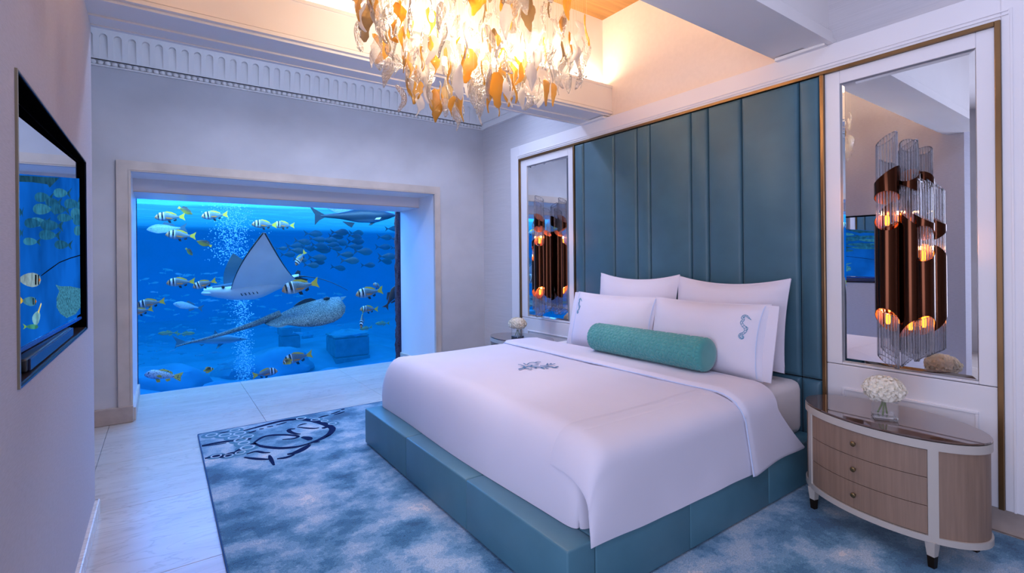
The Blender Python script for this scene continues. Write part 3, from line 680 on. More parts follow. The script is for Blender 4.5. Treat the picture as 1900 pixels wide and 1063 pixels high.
# bolster with cube quilting
bol = empty('bolster', (2.94, 2.42, 0.74), 'round teal velvet bolster with quilted cube pattern lying before the pillows', 'bolster')
BC = Vector((2.955, 2.45, 0.855)); BR, BL = 0.118, 1.03
def hexd(a, b):
    # lines of a rhombille tiling: distance to nearest line in three directions
    s3_ = math.sqrt(3); d = 1.0
    q = (2 / 3 * a, -a / 3 + s3_ / 3 * b); x_, z_ = q; y_ = -x_ - z_
    rx, ry, rz_ = round(x_), round(y_), round(z_)
    dx, dy, dz = abs(rx - x_), abs(ry - y_), abs(rz_ - z_)
    if dx > dy and dx > dz: rx = -ry - rz_
    elif dy > dz: ry = -rx - rz_
    else: rz_ = -rx - ry
    hx, hz = 1.5 * rx, s3_ * (rz_ + rx / 2); u, v = a - hx, b - hz
    edge = s3_ / 2 - max(abs(v), abs(v / 2 + u * s3_ / 2), abs(v / 2 - u * s3_ / 2))
    ang = math.atan2(v, u); r_ = math.hypot(u, v)
    sp_ = 9
    for k in (0, 2 * PI / 3, -2 * PI / 3):
        d2 = (ang - k + PI) % (2 * PI) - PI
        if abs(d2) < PI / 2: sp_ = min(sp_, abs(r_ * math.sin(d2)))
    return min(edge, sp_)
def bolf(u, v):
    y = BC.y - BL / 2 + BL * u; q = 2 * PI * v
    d = hexd(u * BL / 0.034, v * round(2 * PI * BR / (0.034 * math.sqrt(3))) * math.sqrt(3)) * 0.034
    r_ = BR - 0.006 * max(0, 1 - d / 0.007)
    e = min(u, 1 - u) * BL; r_ -= 0.012 * max(0, 1 - e / 0.02) ** 2
    return (BC.x + r_ * math.cos(q), y, BC.z + r_ * math.sin(q) * 0.97)
mk('quilted_cover', grid(bolf, 260, 170, False, True), M_bolster, bol, True)
for s_ in (-1, 1):
    V = [(BC.x, BC.y + s_ * (BL / 2 + 0.006), BC.z)]; n = 32
    for rad, o in ((0.07, 0.008), (0.10, 0.004), (0.108, -0.004)):
        for k in range(n): q = 2 * PI * k / n; V.append((BC.x + rad * math.cos(q), BC.y + s_ * (BL / 2 + o), BC.z + rad * math.sin(q)))
    Fc = [(0, 1 + k, 1 + (k + 1) % n) for k in range(n)] + [(1 + r_ * n + k, 1 + r_ * n + (k + 1) % n, 1 + (r_ + 1) * n + (k + 1) % n, 1 + (r_ + 1) * n + k) for r_ in (0, 1) for k in range(n)]
    mk('end_disc', (V, Fc), M_bolster, bol, True)
# ------------------------------------------------------------------ oval nightstands
def nightstand(c, rot, label, group):
    root = empty('nightstand', (c[0], c[1], RZ), label, 'nightstand', group)
    a, b = 0.437, 0.264      # half length (local Y), half depth (local X); front is -X
    R = Matrix.Translation((c[0], c[1], 0)) @ Matrix.Rotation(rot, 4, 'Z')
    def el(q, o=0.0):        # q=0 at the front centre
        return Vector((-(b + o) * math.cos(q), (a + o) * math.sin(q), 0))
    def arc(q0, q1, z0, z1, o0, o1, n=24, full=False):
        V, Fc = [], []
        m = n if full else n + 1
        for i in range(m):
            q = q0 + (q1 - q0) * i / n
            p0, p1 = el(q, o0), el(q, o1)
            V += [p0 + Vector((0, 0, z0)), p1 + Vector((0, 0, z0)), p1 + Vector((0, 0, z1)), p0 + Vector((0, 0, z1))]
        for i in range(n):
            j = (i + 1) % m
            Fc += [(i * 4 + k, j * 4 + k, j * 4 + (k + 1) % 4, i * 4 + (k + 1) % 4) for k in range(4)]
        if not full: Fc += [(0, 1, 2, 3), (n * 4 + 3, n * 4 + 2, n * 4 + 1, n * 4)]
        return V, Fc
    def disc(o, z0, z1, n=64):
        V = [el(2 * PI * i / n, o) + Vector((0, 0, z)) for z in (z0, z1) for i in range(n)]
        return V, [tuple(range(n)), tuple(range(n, 2 * n))] + [(i, (i + 1) % n, n + (i + 1) % n, n + i) for i in range(n)]
    P = lambda name, vf, mat, par=root, sm=True: mk(name, xf(vf, R), mat, par, sm)
    zt = 0.628
    P('glass_top', disc(0.004, zt - 0.008, zt), M_tabletop, root, False)
    P('top_shadow_edge', arc(0, 2 * PI, zt - 0.013, zt - 0.0075, -0.02, 0.001, 64, True), M_black)
    P('top_rail', arc(0, 2 * PI, zt - 0.052, zt - 0.012, -0.03, 0.006, 64, True), M_putty)
    P('bottom_rail', arc(0, 2 * PI, 0.135, 0.165, -0.03, 0.006, 64, True), M_putty)
    P('carcass', disc(-0.03, 0.138, zt - 0.014), M_wood)
    qs = math.radians(46)      # stiles
    for q in (qs, -qs, PI - qs, PI + qs):
        P('stile', arc(q - 0.055, q + 0.055, 0.15, zt - 0.03, -0.03, 0.0055, 4), M_putty)
    for q0, q1 in ((qs + 0.055, PI - qs - 0.055), (PI + qs + 0.055, 2 * PI - qs - 0.055), (PI - qs + 0.055, PI + qs - 0.055)):
        P('side_panel', arc(q0, q1, 0.165, zt - 0.052, -0.03, -0.003, 20), M_wood)
    zd = [0.168, 0.304, 0.440, zt - 0.055]
    for z0, z1 in zip(zd[:-1], zd[1:]):
        dwr = P('drawer', arc(-qs + 0.058, qs - 0.058, z0 + 0.0015, z1 - 0.0015, -0.03, -0.002, 24), M_wood)
        p = el(0, 0.0); zc = (z0 + z1) / 2 + 0.005
        V, Fc = lathe([(0.0, 0.026), (0.009, 0.025), (0.0135, 0.019), (0.012, 0.012), (0.006, 0.008), (0.005, 0.0)], 14)
        kn = xf((V, Fc), Matrix.Translation((p.x, p.y, zc)) @ Matrix.Rotation(-PI / 2, 4, 'Y'))
        P('knob', kn, M_knob, dwr)
    for q in (qs, -qs, PI - qs, PI + qs):
        p0, p1 = el(q, -0.014), el(q, -0.018)
        def leg(z0, z1, r0, r1):
            V = []
            for z, r_ in ((z0, r0), (z1, r1)):
                for dx, dy in ((-1, -1), (1, -1), (1, 1), (-1, 1)): V.append((p0.x + dx * r_, p0.y + dy * r_, z))
            return V, [(0, 3, 2, 1), (4, 5, 6, 7)] + [(i, (i + 1) % 4, 4 + (i + 1) % 4, 4 + i) for i in range(4)]
        lg = P('leg', leg(0.068, 0.139, 0.0155, 0.022), M_putty, root, False)
        P('leg_cap', leg(RZ, 0.068, 0.0125, 0.0158), M_cap, lg, False)
    return root
nightstand((3.240, 1.030), math.radians(-14), 'oval oak nightstand with three drawers in front of the larger mirror', 'oval nightstands')
nightstand((3.30, 4.49), math.radians(6), 'oval nightstand mostly hidden behind the far side of the bed', 'oval nightstands')
# ------------------------------------------------------------------ vases with hydrangeas
def vase_glass():
    t = NT('vase_glass'); tr = t.n('ShaderNodeBsdfTransparent'); tr.inputs[0].default_value = (0.98, 0.985, 0.985, 1); g = t.n('ShaderNodeBsdfGlossy', Roughness=0.02); mx = t.n('ShaderNodeMixShader'); mx.inputs[0].default_value = 0.09
    t.l(tr.outputs[0], mx.inputs[1]); t.l(g.outputs[0], mx.inputs[2]); t.l(mx.outputs[0], t.out.inputs[0]); return t.m
M_vase = vase_glass()
M_vbase = thin_glass('vase_base_glass', (0.93, 0.95, 0.95, 1), 0.12, 0.02)
M_water = thin_glass('vase_water', (0.93, 0.95, 0.93, 1), 0.03, 0.0)
def petal_mat():
    t = NT('hydrangea_petal'); d = t.n('ShaderNodeBsdfDiffuse'); d.inputs[0].default_value = lin('efe9da'); tr = t.n('ShaderNodeBsdfTranslucent'); tr.inputs[0].default_value = lin('f4ead0')
    mx = t.n('ShaderNodeMixShader'); mx.inputs[0].default_value = 0.25; t.l(d.outputs[0], mx.inputs[1]); t.l(tr.outputs[0], mx.inputs[2]); t.l(mx.outputs[0], t.out.inputs[0]); return t.m
M_petal = petal_mat(); M_stem = pmat('green_stem', '5d7a35', 0.6)
def vase(c, rot, rx, rz, lab_v, lab_f, seed):
    rnd = random.Random(seed)
    R = Matrix.Translation(c) @ Matrix.Rotation(rot, 4, 'Z')
    v = empty('vase', c, lab_v, 'vase', 'square glass vases')
    s, h, t = 0.052, 0.105, 0.005
    mk('vase_wall', xf(join(bx(-s, s, -s, -s + t, 0.018, h), bx(-s, s, s - t, s, 0.018, h), bx(-s, -s + t, -s + t, s - t, 0.018, h), bx(s - t, s, -s + t, s - t, 0.018, h)), R), M_vase, v)
    mk('vase_base', xf(rbx(-s, s, -s, s, 0.0, 0.018, 0.004, 2), R), M_vbase, v)
    f = empty('hydrangea', Vector(c) + Vector((0, 0, 0.03)), lab_f, 'flower', 'white hydrangeas')
    hc = Vector((0, 0, 0.155))
    V, Fc = [], []
    def floret(p, nrm):
        z = nrm.normalized(); x = z.cross(Vector((0.3, 0.2, 0.9))).normalized(); y = z.cross(x); rot_ = rnd.random() * PI
        for k in range(4):
            q = rot_ + k * PI / 2; d = x * math.cos(q) + y * math.sin(q); e = -x * math.sin(q) + y * math.cos(q); L = 0.022 + 0.007 * rnd.random(); i = len(V)
            up = z * (0.004 + 0.008 * rnd.random())
            V.extend([p, p + d * L * 0.5 + e * L * 0.48 + up, p + d * L * 1.05 + e * L * 0.2 + up * 0.5, p + d * L * 1.05 - e * L * 0.2 + up * 0.4, p + d * L * 0.5 - e * L * 0.48 + up * 0.8, p + d * L * 0.6 + z * 0.001])
            Fc.extend([(i, i + 1, i + 5), (i + 1, i + 2, i + 5), (i + 2, i + 3, i + 5), (i + 3, i + 4, i + 5), (i + 4, i, i + 5)])
    for k in range(150):
        zc = 1 - 2 * (k + 0.5) / 150; q = k * 2.39996; r_ = math.sqrt(1 - zc * zc)
        if zc < -0.75: continue
        n = Vector((r_ * math.cos(q), r_ * math.sin(q), zc)); bump = 0.93 + 0.12 * noise.noise(n * 2.3 + Vector((seed, 0, 0)))
        p = hc + Vector((n.x * rx, n.y * rx, n.z * rz)) * bump
        floret(p, n + Vector((rnd.uniform(-.3, .3), rnd.uniform(-.3, .3), rnd.uniform(-.2, .3))))
    mk('petals', xf((V, Fc), R), M_petal, f)
    core = grid(lambda u, v_: hc + Vector((rx * .86 * math.sin(PI * v_) * math.cos(2 * PI * u), rx * .86 * math.sin(PI * v_) * math.sin(2 * PI * u), rz * .84 * math.cos(PI * v_))), 16, 10, True)
    mk('flower_core', xf(core, R), pmat('flower_core', 'd8d2b4', 0.9), f, True)
    for dx, dy in ((-0.02, 0.01), (0.012, -0.012), (0.02, 0.02)):
        mk('stem', xf(tube([(dx * 1.4, dy * 1.2, 0.022), (dx * .5, dy * .5, 0.07), (0, 0, 0.13)], 0.0042, 6), R), M_stem, f, True)
vase((3.17, 1.02, 0.629), math.radians(28), 0.092, 0.062, 'square glass vase on the nearer oak nightstand', 'full white hydrangea head on the nearer nightstand', 3)
vase((3.26, 4.50, 0.629), math.radians(10), 0.098, 0.058, 'square glass vase on the nightstand beyond the bed', 'small-looking white hydrangea on the nightstand beyond the bed', 8)

# ------------------------------------------------------------------ wall sconces of cut copper tubes and glass rods
M_rod = thin_glass('glass_rod', (0.93, 0.93, 0.95, 1), 0.03, 0.03, diff=0.03, dcol=(0.9, 0.9, 0.95, 1))
M_bulb = emis('sconce_bulb', 'ff8426', 5.0)
def sconce(c, label, flip=1):
    root = empty('wall_sconce', (PX + 0.008, c[1], c[2]), label, 'lamp', 'copper tube wall sconces')
    cx, cy_, cz = c
    mk('back_plate', rbx(cx + 0.07, PX + 0.008, cy_ - 0.05, cy_ + 0.05, cz - 0.32, cz + 0.32, 0.006, 2), M_copper, root)
    def cut_tube(p, r, z0, z1, s0, a0, s1, a1, name='copper_tube', mat=M_copper):
        """open pipe whose ends are cut on a slant: s=slope amount, a=direction of the high side"""
        N = 28; V, Fc = [], []
        for k in range(N):
            q = 2 * PI * k / N; ca, sa = math.cos(q), math.sin(q)
            zb = z0 + s0 * math.cos(q - a0); zt_ = z1 + s1 * math.cos(q - a1)
            for rr, z in ((r, zb), (r, zt_), (r - 0.003, zt_), (r - 0.003, zb)): V.append((p[0] + rr * ca, p[1] + rr * sa, z))
        outer = []; inner = []
        for k in range(N):
            j = (k + 1) % N
            outer.append((k * 4, j * 4, j * 4 + 1, k * 4 + 1)); outer.append((k * 4 + 1, j * 4 + 1, j * 4 + 2, k * 4 + 2)); outer.append((k * 4 + 3, j * 4 + 3, j * 4, k * 4))
            inner.append((k * 4 + 2, j * 4 + 2, j * 4 + 3, k * 4 + 3))
        o = mk(name, (V, outer + inner), mat, root, True)
        o.data.materials.append(M_copper_in)
        inn = set(tuple(sorted(f)) for f in inner)
        for pl in o.data.polygons:
            if tuple(sorted(pl.vertices)) in inn: pl.material_index = 1
        return o
    def rods(p, r, z0, z1, s0, a0, s1, a1, n=20):
        vf = []
        for k in range(n):
            q = 2 * PI * k / n; x, y = p[0] + r * math.cos(q), p[1] + r * math.sin(q)
            vf.append(tube([(x, y, z0 + s0 * math.cos(q - a0)), (x, y, z1 + s1 * math.cos(q - a1))], 0.0042, 6))
        mk('glass_rod_bundle', join(*vf), M_rod, root, True)
        for zz, ss, aa in ((z0, s0, a0), (z1, s1, a1)):
            mk('glass_rim', tube([(p[0] + r * math.cos(q), p[1] + r * math.sin(q), zz + ss * math.cos(q - aa)) for q in [2 * PI * k / 24 for k in range(25)]], 0.003, 5, False), M_rod, root, True)
    A = (cx - 0.055, cy_ + 0.052 * flip); B = (cx - 0.005, cy_ - 0.040 * flip); Cc = (cx + 0.012, cy_ - 0.098 * flip); D = (cx + 0.035, cy_ + 0.072 * flip)
    ra, rb = 0.062, 0.052; zc = cz
    h = PI / 2; face = math.atan2(-cy_, -cx)
    # front tall tube A: pipe, glowing gap, collar, rods
    cut_tube(A, ra, zc - 0.375, zc + 0.205, 0.072, face - 0.4 * flip, 0.055, face + PI)
    cut_tube(A, ra, zc + 0.345, zc + 0.475, 0.035, face, 0.05, -h * flip, 'copper_collar')
    rods(A, ra - 0.013, zc + 0.17, zc + 0.69, 0.03, -h * flip, 0.035, -h * flip)
    rods(A, ra - 0.013, zc - 0.62, zc - 0.33, 0.035, h * flip, 0.02, h * flip)
    # right tube B
    cut_tube(B, rb, zc - 0.42, zc + 0.22, 0.06, face + 0.9 * flip, 0.05, h * flip)
    rods(B, rb - 0.010, zc + 0.16, zc + 0.64, 0.03, h * flip, 0.03, PI)
    rods(B, rb - 0.010, zc - 0.60, zc - 0.36, 0.05, -h * flip, 0.03, -h * flip)
    cut_tube(B, rb, zc + 0.40, zc + 0.47, 0.03, h, 0.04, 0, 'copper_collar')
    # low right tube C with its own collar
    cut_tube(Cc, rb, zc - 0.40, zc + 0.02, 0.06, face + 0.3 * flip, 0.05, face + PI)
    cut_tube(Cc, rb, zc + 0.13, zc + 0.22, 0.04, face, 0.035, h * flip, 'copper_collar')
    rods(Cc, rb - 0.010, zc - 0.02, zc + 0.43, 0.03, h * flip, 0.045, h * flip)
    rods(Cc, rb - 0.010, zc - 0.58, zc - 0.36, 0.03, -h * flip, 0.02, -h * flip)
    # tube D behind on the left
    cut_tube(D, rb, zc - 0.39, zc + 0.30, 0.05, -h * flip, 0.04, -h * flip)
    rods(D, rb - 0.010, zc + 0.25, zc + 0.56, 0.03, h, 0.03, h)
    rods(D, rb - 0.010, zc - 0.58, zc - 0.36, 0.03, h * flip, 0.03, h * flip)
    for p, z in ((A, zc + 0.21), (A, zc - 0.37), (B, zc + 0.12), (B, zc - 0.40), (Cc, zc + 0.0), (Cc, zc - 0.38), (D, zc + 0.2)):
        mk('bulb', tube([(p[0], p[1], z - 0.03), (p[0], p[1], z - 0.015), (p[0], p[1], z + 0.015), (p[0], p[1], z + 0.03)], [0.008, 0.012, 0.012, 0.008], 10), M_bulb, root, True)
        point('sconce_light', (p[0], p[1], z + 0.045), 1.5, (1.0, 0.36, 0.08), 0.012, root)
    return root
sconce((3.55, 1.05, 1.50), 'copper tube and glass rod sconce over the large mirror by the nearer nightstand', 1)
sconce((3.55, 4.44, 1.50), 'copper tube and glass rod sconce on the narrow-looking mirror beyond the bed', -1)

# ------------------------------------------------------------------ television in its recess, sound bar
rec = empty('television_niche', (-0.42, 2.72, TZ0), 'black lacquered wall recess with thin satin edge holding the television', 'niche')
mk('niche_lining', join(bx(-0.499, -0.49, TY0, TY1, TZ0, TZ1), bx(-0.49, XT + 0.001, TY0, TY0 + 0.008, TZ0, TZ1), bx(-0.49, XT + 0.001, TY1 - 0.008, TY1, TZ0, TZ1), bx(-0.49, XT + 0.001, TY0 + .008, TY1 - .008, TZ1 - 0.006, TZ1)), M_black, rec)
mk('niche_shelf', bx(-0.49, XT + 0.001, TY0 + .008, TY1 - .008, TZ0, TZ0 + 0.006), pmat('dark_walnut', '2a1d17', 0.3, noise_=((3, 30, 30), 0.3, 4)), rec)
for y0, y1, z0, z1 in ((TY0 - 0.012, TY0, TZ0 - 0.006, TZ1 + 0.006), (TY1, TY1 + 0.006, TZ0 - 0.006, TZ1 + 0.006), (TY0, TY1, TZ1, TZ1 + 0.006), (TY0, TY1, TZ0 - 0.006, TZ0)):
    mk('satin_edge', bx(XT - 0.004, XT + 0.006, y0, y1, z0, z1), M_gold if y1 < 2 else M_bezel, rec)
tv = empty('television', (-0.36, 2.72, 1.222), 'large flat television with a painted fish reflection on its glossy screen, set in the black recess', 'television')
tvm = Matrix.Translation((-0.347, 3.45, 0)) @ Matrix.Rotation(math.radians(1.65), 4, 'Z').inverted()
# local frame: +X out of the wall, -Y towards the camera
SZ0, SZ1, SL = 1.225, 2.032, 1.46
def tvp(name, vf, mat, par=tv, sm=False): return mk(name, xf(vf, tvm), mat, par, sm)
tvp('screen_case', rbx(-0.035, -0.0015, -SL, 0, SZ0 - 0.012, SZ1 + 0.006, 0.003, 2), M_bezel)
M_screen = NT('glossy_screen')
_g = M_screen.n('ShaderNodeBsdfGlossy', Roughness=0.0); _g.inputs[0].default_value = (0.80, 0.86, 0.94, 1); M_screen.l(_g.outputs[0], M_screen.out.inputs[0]); M_screen = M_screen.m
scr = tvp('screen', bx(-0.0015, 0.0, -SL + 0.006, -0.006, SZ0, SZ1), M_screen)
tvp('screen_bottom_edge', bx(-0.002, 0.004, -SL, 0, SZ0 - 0.016, SZ0 - 0.002), pmat('blue_bezel', '2c62c8', 0.25, 0.6))
def pic(name, col, s):  # glowing colour imitating the aquarium reflected in the screen
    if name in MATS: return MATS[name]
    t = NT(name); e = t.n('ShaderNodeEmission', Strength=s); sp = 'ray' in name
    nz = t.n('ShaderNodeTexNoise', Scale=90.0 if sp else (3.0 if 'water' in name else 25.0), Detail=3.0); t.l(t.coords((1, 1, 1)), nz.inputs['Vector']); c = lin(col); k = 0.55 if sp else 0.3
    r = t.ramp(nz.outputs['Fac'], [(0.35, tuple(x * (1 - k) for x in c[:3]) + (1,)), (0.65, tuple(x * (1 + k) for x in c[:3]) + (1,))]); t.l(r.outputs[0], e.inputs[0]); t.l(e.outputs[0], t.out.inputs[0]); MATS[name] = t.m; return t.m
def refl_piece(name, pts, col, s, lift):
    """flat glowing piece of the aquarium reflection painted on the screen; pts are photo pixels on the left side"""
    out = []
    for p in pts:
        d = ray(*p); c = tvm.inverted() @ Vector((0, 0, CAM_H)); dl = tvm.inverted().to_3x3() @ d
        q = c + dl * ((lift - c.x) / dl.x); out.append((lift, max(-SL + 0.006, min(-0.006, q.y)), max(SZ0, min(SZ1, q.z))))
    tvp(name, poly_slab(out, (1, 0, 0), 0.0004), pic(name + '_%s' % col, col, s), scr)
def ellipse_fish(cx, cy, w_, h_, dr=-1, tilt=0):
    o = []
    for k in range(14):
        q = 2 * PI * k / 14; o.append((w_ / 2 * math.cos(q), h_ / 2 * math.sin(q) * (1 - 0.25 * dr * math.cos(q) * -1)))
    body = [(cx + x * math.cos(tilt) - y * math.sin(tilt), cy + x * math.sin(tilt) + y * math.cos(tilt)) for x, y in o]
    t = [(-dr * w_ * .42, 0), (-dr * w_ * .80, -h_ * .62), (-dr * w_ * .66, 0), (-dr * w_ * .76, h_ * .55)]
    tail = [(cx + x * math.cos(tilt) - y * math.sin(tilt), cy + x * math.sin(tilt) + y * math.cos(tilt)) for x, y in t]
    return body, tail
k = 0
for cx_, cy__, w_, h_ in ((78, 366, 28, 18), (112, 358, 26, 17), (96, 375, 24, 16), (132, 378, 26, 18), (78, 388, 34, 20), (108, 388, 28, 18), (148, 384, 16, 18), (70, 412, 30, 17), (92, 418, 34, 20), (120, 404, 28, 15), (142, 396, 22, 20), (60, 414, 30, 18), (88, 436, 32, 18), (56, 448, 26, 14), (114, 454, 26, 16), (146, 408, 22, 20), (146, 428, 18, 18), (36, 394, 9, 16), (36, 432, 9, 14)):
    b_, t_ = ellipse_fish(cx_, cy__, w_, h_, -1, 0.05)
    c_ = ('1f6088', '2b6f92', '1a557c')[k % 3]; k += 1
    refl_piece('painted_refl_fish', b_, c_, 0.9, 0.0006 + 0.00002 * k); refl_piece('painted_refl_fish', t_, '1a4f70', 0.8, 0.0005 + 0.00002 * k)
refl_piece('painted_refl_water', [(30, 322), (154, 337), (154, 580), (30, 660)], '0a55b4', 0.95, 0.0003)
refl_piece('painted_refl_shark', [(33, 325), (110, 330), (100, 340), (92, 348), (88, 342), (60, 338), (33, 337)], '1d4a66', 0.8, 0.0006)
refl_piece('painted_refl_ray', [(103, 528), (112, 531), (130, 531), (154, 534), (154, 568), (140, 583), (124, 590), (112, 582), (105, 570), (105, 553), (110, 540)], '3f86a8', 0.7, 0.0007)
refl_piece('painted_refl_ray_tail', [(76, 511), (90, 500), (110, 486), (130, 478), (154, 473), (154, 475), (130, 480), (110, 488), (91, 502), (77, 512)], '0c1c34', 0.6, 0.0008)
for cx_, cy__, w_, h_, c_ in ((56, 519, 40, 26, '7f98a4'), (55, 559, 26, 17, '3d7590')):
    b_, t_ = ellipse_fish(cx_, cy__, w_, h_, 1, 0.06); refl_piece('painted_refl_fish', b_, c_, 0.9, 0.0008); refl_piece('painted_refl_fish', t_, 'c9a53a', 0.9, 0.0007)
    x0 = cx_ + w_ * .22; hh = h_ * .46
    for dx, wd in ((0, .07), (w_ * .14, .05)): refl_piece('painted_refl_stripe', [(x0 + dx, cy__ - hh * .8), (x0 + dx + w_ * wd, cy__ - hh * .75), (x0 + dx + w_ * wd, cy__ + hh * .75), (x0 + dx, cy__ + hh * .8)], '12181f', 0.6, 0.0010)
    refl_piece('painted_refl_face', [(cx_ + w_ * .40, cy__ - 3), (cx_ + w_ * .49, cy__), (cx_ + w_ * .40, cy__ + 4)], 'c86a32', 0.9, 0.0010)
b_, t_ = ellipse_fish(67, 590, 14, 26, 1, 0.2); refl_piece('painted_refl_fish', b_, '6fa6b8', 0.9, 0.0008); refl_piece('painted_refl_fish', [(70, 578), (76, 562), (77, 564), (72, 582)], 'd8cf8a', 0.9, 0.0009)
b_, t_ = ellipse_fish(60, 606, 22, 9, 1, 0.0); refl_piece('painted_refl_fish', b_, '3d8a78', 0.8, 0.0008); refl_piece('painted_refl_fish', t_, '6a9a50', 0.8, 0.0007)
# sound bar
sb = empty('sound_bar', (-0.38, 2.6, TZ0 + 0.006), 'slim dark sound bar on the recess shelf below the television', 'sound bar')
mk('speaker_case', rbx(-0.435, -0.342, 2.13, 3.09, TZ0 + 0.006, TZ0 + 0.050, 0.008, 3), pmat('black_plastic', '101014', 0.35), sb, True)
mk('speaker_grille', rbx(-0.343, -0.336, 2.15, 3.085, TZ0 + 0.010, TZ0 + 0.047, 0.002, 2), pmat('grey_grille', '3c4668', 0.25, 0.5), sb)
# ------------------------------------------------------------------ chandelier of hanging glass pieces
CH = Vector((1.62, 2.58, 3.0))
chd = empty('chandelier', (CH.x, CH.y, 2.3), 'large chandelier of hanging clear, white and amber glass pieces under the wooden coffer', 'chandelier')
M_gclear = thin_glass('clear_rippled_glass', (0.97, 0.95, 0.93, 1), 0.05, 0.05, ((12, 12, 9), 0.4, 0.05), diff=0.04, trans=0.10, dcol=(1.0, 0.95, 0.88, 1))
M_gmilk = thin_glass('milky_glass', (0.95, 0.92, 0.9, 1), 0.04, 0.15, None, diff=0.45, trans=0.6, dcol=(0.95, 0.92, 0.88, 1))
M_gamber = thin_glass('amber_glass', (0.95, 0.62, 0.16, 1), 0.04, 0.08, ((14, 14, 10), 0.6, 0.05), diff=0.15, trans=0.35, dcol=(0.95, 0.60, 0.12, 1))
M_gsmoke = thin_glass('smoky_amber_glass', (0.62, 0.47, 0.26, 1), 0.08, 0.06, ((45, 45, 30), 0.6, 0.02), diff=0.25, trans=0.2, dcol=(0.55, 0.40, 0.20, 1))
PROF = {'leaf': ([(-.5, .02), (-.36, .12), (-.1, .20), (.2, .18), (.42, .09), (.5, .02)], .06), 'drip': ([(-.5, .012), (-.34, .022), (-.2, .05), (-.02, .16), (.2, .20), (.4, .14), (.5, .03)], .08),
        'strip': ([(-.5, .03), (-.3, .075), (0, .065), (.3, .075), (.5, .03)], .16), 'kidney': ([(-.5, .04), (-.32, .15), (0, .13), (.3, .15), (.5, .05)], .20),
        'petal': ([(-.5, .03), (-.25, .12), (.1, .24), (.35, .22), (.5, .05)], .04), 'shard': ([(-.5, .02), (-.3, .10), (.05, .22), (.12, .25), (.5, .10)], .03), 'hand': ([(-.5, .04), (-.4, .13), (-.2, .12), (0, .22), (.3, .24), (.5, .08)], .05)}
def glass_mesh(kind, mat, rnd):
    prof, bend = PROF[kind]; m = 9; ph = rnd.uniform(-.6, .6); right, left = [], []
    for i in range(m + 1):
        z = -.5 + i / m; w_ = interp0(prof, z); b = bend * math.cos(z * 4.2 + ph)
        right.append((b + w_ * (1 + rnd.uniform(-.14, .14)), z)); left.append((b - w_ * (1 + rnd.uniform(-.14, .14)), z))
    out = right + left[::-1]; n = len(out); V = []
    for d, sc in ((-.022, .80), (0, 1), (.022, .80)):
        for x, z in out:
            cx_ = bend * math.cos(z * 4.2 + ph); V.append((cx_ + (x - cx_) * sc, d + .05 * math.sin(z * 5 + ph), z * (.94 if sc < 1 else 1)))
    Fc = [(i, (i + 1) % n, n + (i + 1) % n, n + i) for i in range(n)] + [(n + i, n + (i + 1) % n, 2 * n + (i + 1) % n, 2 * n + i) for i in range(n)]
    for o in (0, 2 * n): Fc += [(o + i, o + i + 1, o + n - 2 - i, o + n - 1 - i) for i in range(m)]
    return raw('glass_piece', (V, Fc), mat, True)
def interp0(tab, s):
    for (a, b), (c, d) in zip(tab[:-1], tab[1:]):
        if s <= c: return b + (d - b) * (s - a) / (c - a)
    return tab[-1][1]
rnd = random.Random(11)
GM = {m: [glass_mesh(k, mm, rnd) for k in ('leaf', 'drip', 'strip', 'kidney', 'petal', 'shard', 'hand', 'drip')] for m, mm in (('c', M_gclear), ('m', M_gmilk), ('a', M_gamber), ('s', M_gsmoke))}
def z_low(x):
    return 2.255 + (0.62 * (1.47 - x) if x < 1.47 else 0.40 * (x - 1.47))
wires = []
npc = 0; tries = 0
while npc < 300 and tries < 20000:
    tries += 1
    x = rnd.uniform(0.80, 2.45); y = rnd.uniform(2.22, 2.98)
    if ((x - 1.62) / 0.83) ** 2 + ((y - 2.60) / 0.42) ** 2 > 1: continue
    zl = z_low(x) + 0.10 * rnd.random() ** 2
    zt_ = 3.04 if x < 1.55 else 2.96 + 0.12 * (x - 1.55)
    # most pieces hang towards the rim of the cloud, in tiers
    z = zl + (zt_ - zl) * rnd.random() ** 1.15
    L = rnd.uniform(0.11, 0.215)
    kind = rnd.choices('cmas', (56, 16, 21, 7))[0]
    me = rnd.choice(GM[kind])
    o = link('glass_piece', me, chd, (x, y, z + L / 2))
    wd = rnd.uniform(0.85, 1.25) * L
    o.scale = (wd, L, L); o.rotation_euler = (rnd.uniform(-.12, .12), rnd.uniform(-.16, .16), rnd.uniform(0, 2 * PI))
    wires.append((x, y, z + L * 0.95)); npc += 1
V, Fc = [], []
for x, y, z in wires:
    i = len(V); r_ = 0.0004
    for zz in (z, 3.93):
        for k in range(3): q = 2 * PI * k / 3; V.append((x + r_ * math.cos(q), y + r_ * math.sin(q), zz))
    Fc += [(i + k, i + (k + 1) % 3, i + 3 + (k + 1) % 3, i + 3 + k) for k in range(3)]
wo = mk('suspension_wires', (V, Fc), pmat('steel_wire', 'd0c0a8', 0.3, 0.8), chd); tag(wo, kind='stuff')
mk('ceiling_plate', rbx(0.85, 2.40, 2.25, 2.95, 3.925, 3.95, 0.006, 2), pmat('polished_plate', 'c8b090', 0.2, 0.8), chd)
M_cb = emis('chandelier_bulb', 'ffe4bc', 14.0)
for x, y, z in ((1.15, 2.6, 2.86), (1.42, 2.45, 2.72), (1.45, 2.75, 2.74), (1.72, 2.6, 2.74), (1.98, 2.48, 2.80), (1.98, 2.74, 2.82), (2.25, 2.6, 2.90), (1.3, 2.62, 2.92)):
    mk('bulb', lathe([(0.0, 0.03), (0.012, 0.024), (0.017, 0.0), (0.012, -0.024), (0.0, -0.03)], 10, (x, y, z)), M_cb, chd, True)
    point('chandelier_light', (x, y, z + 0.06), 8.0, WARM, 0.04, chd)

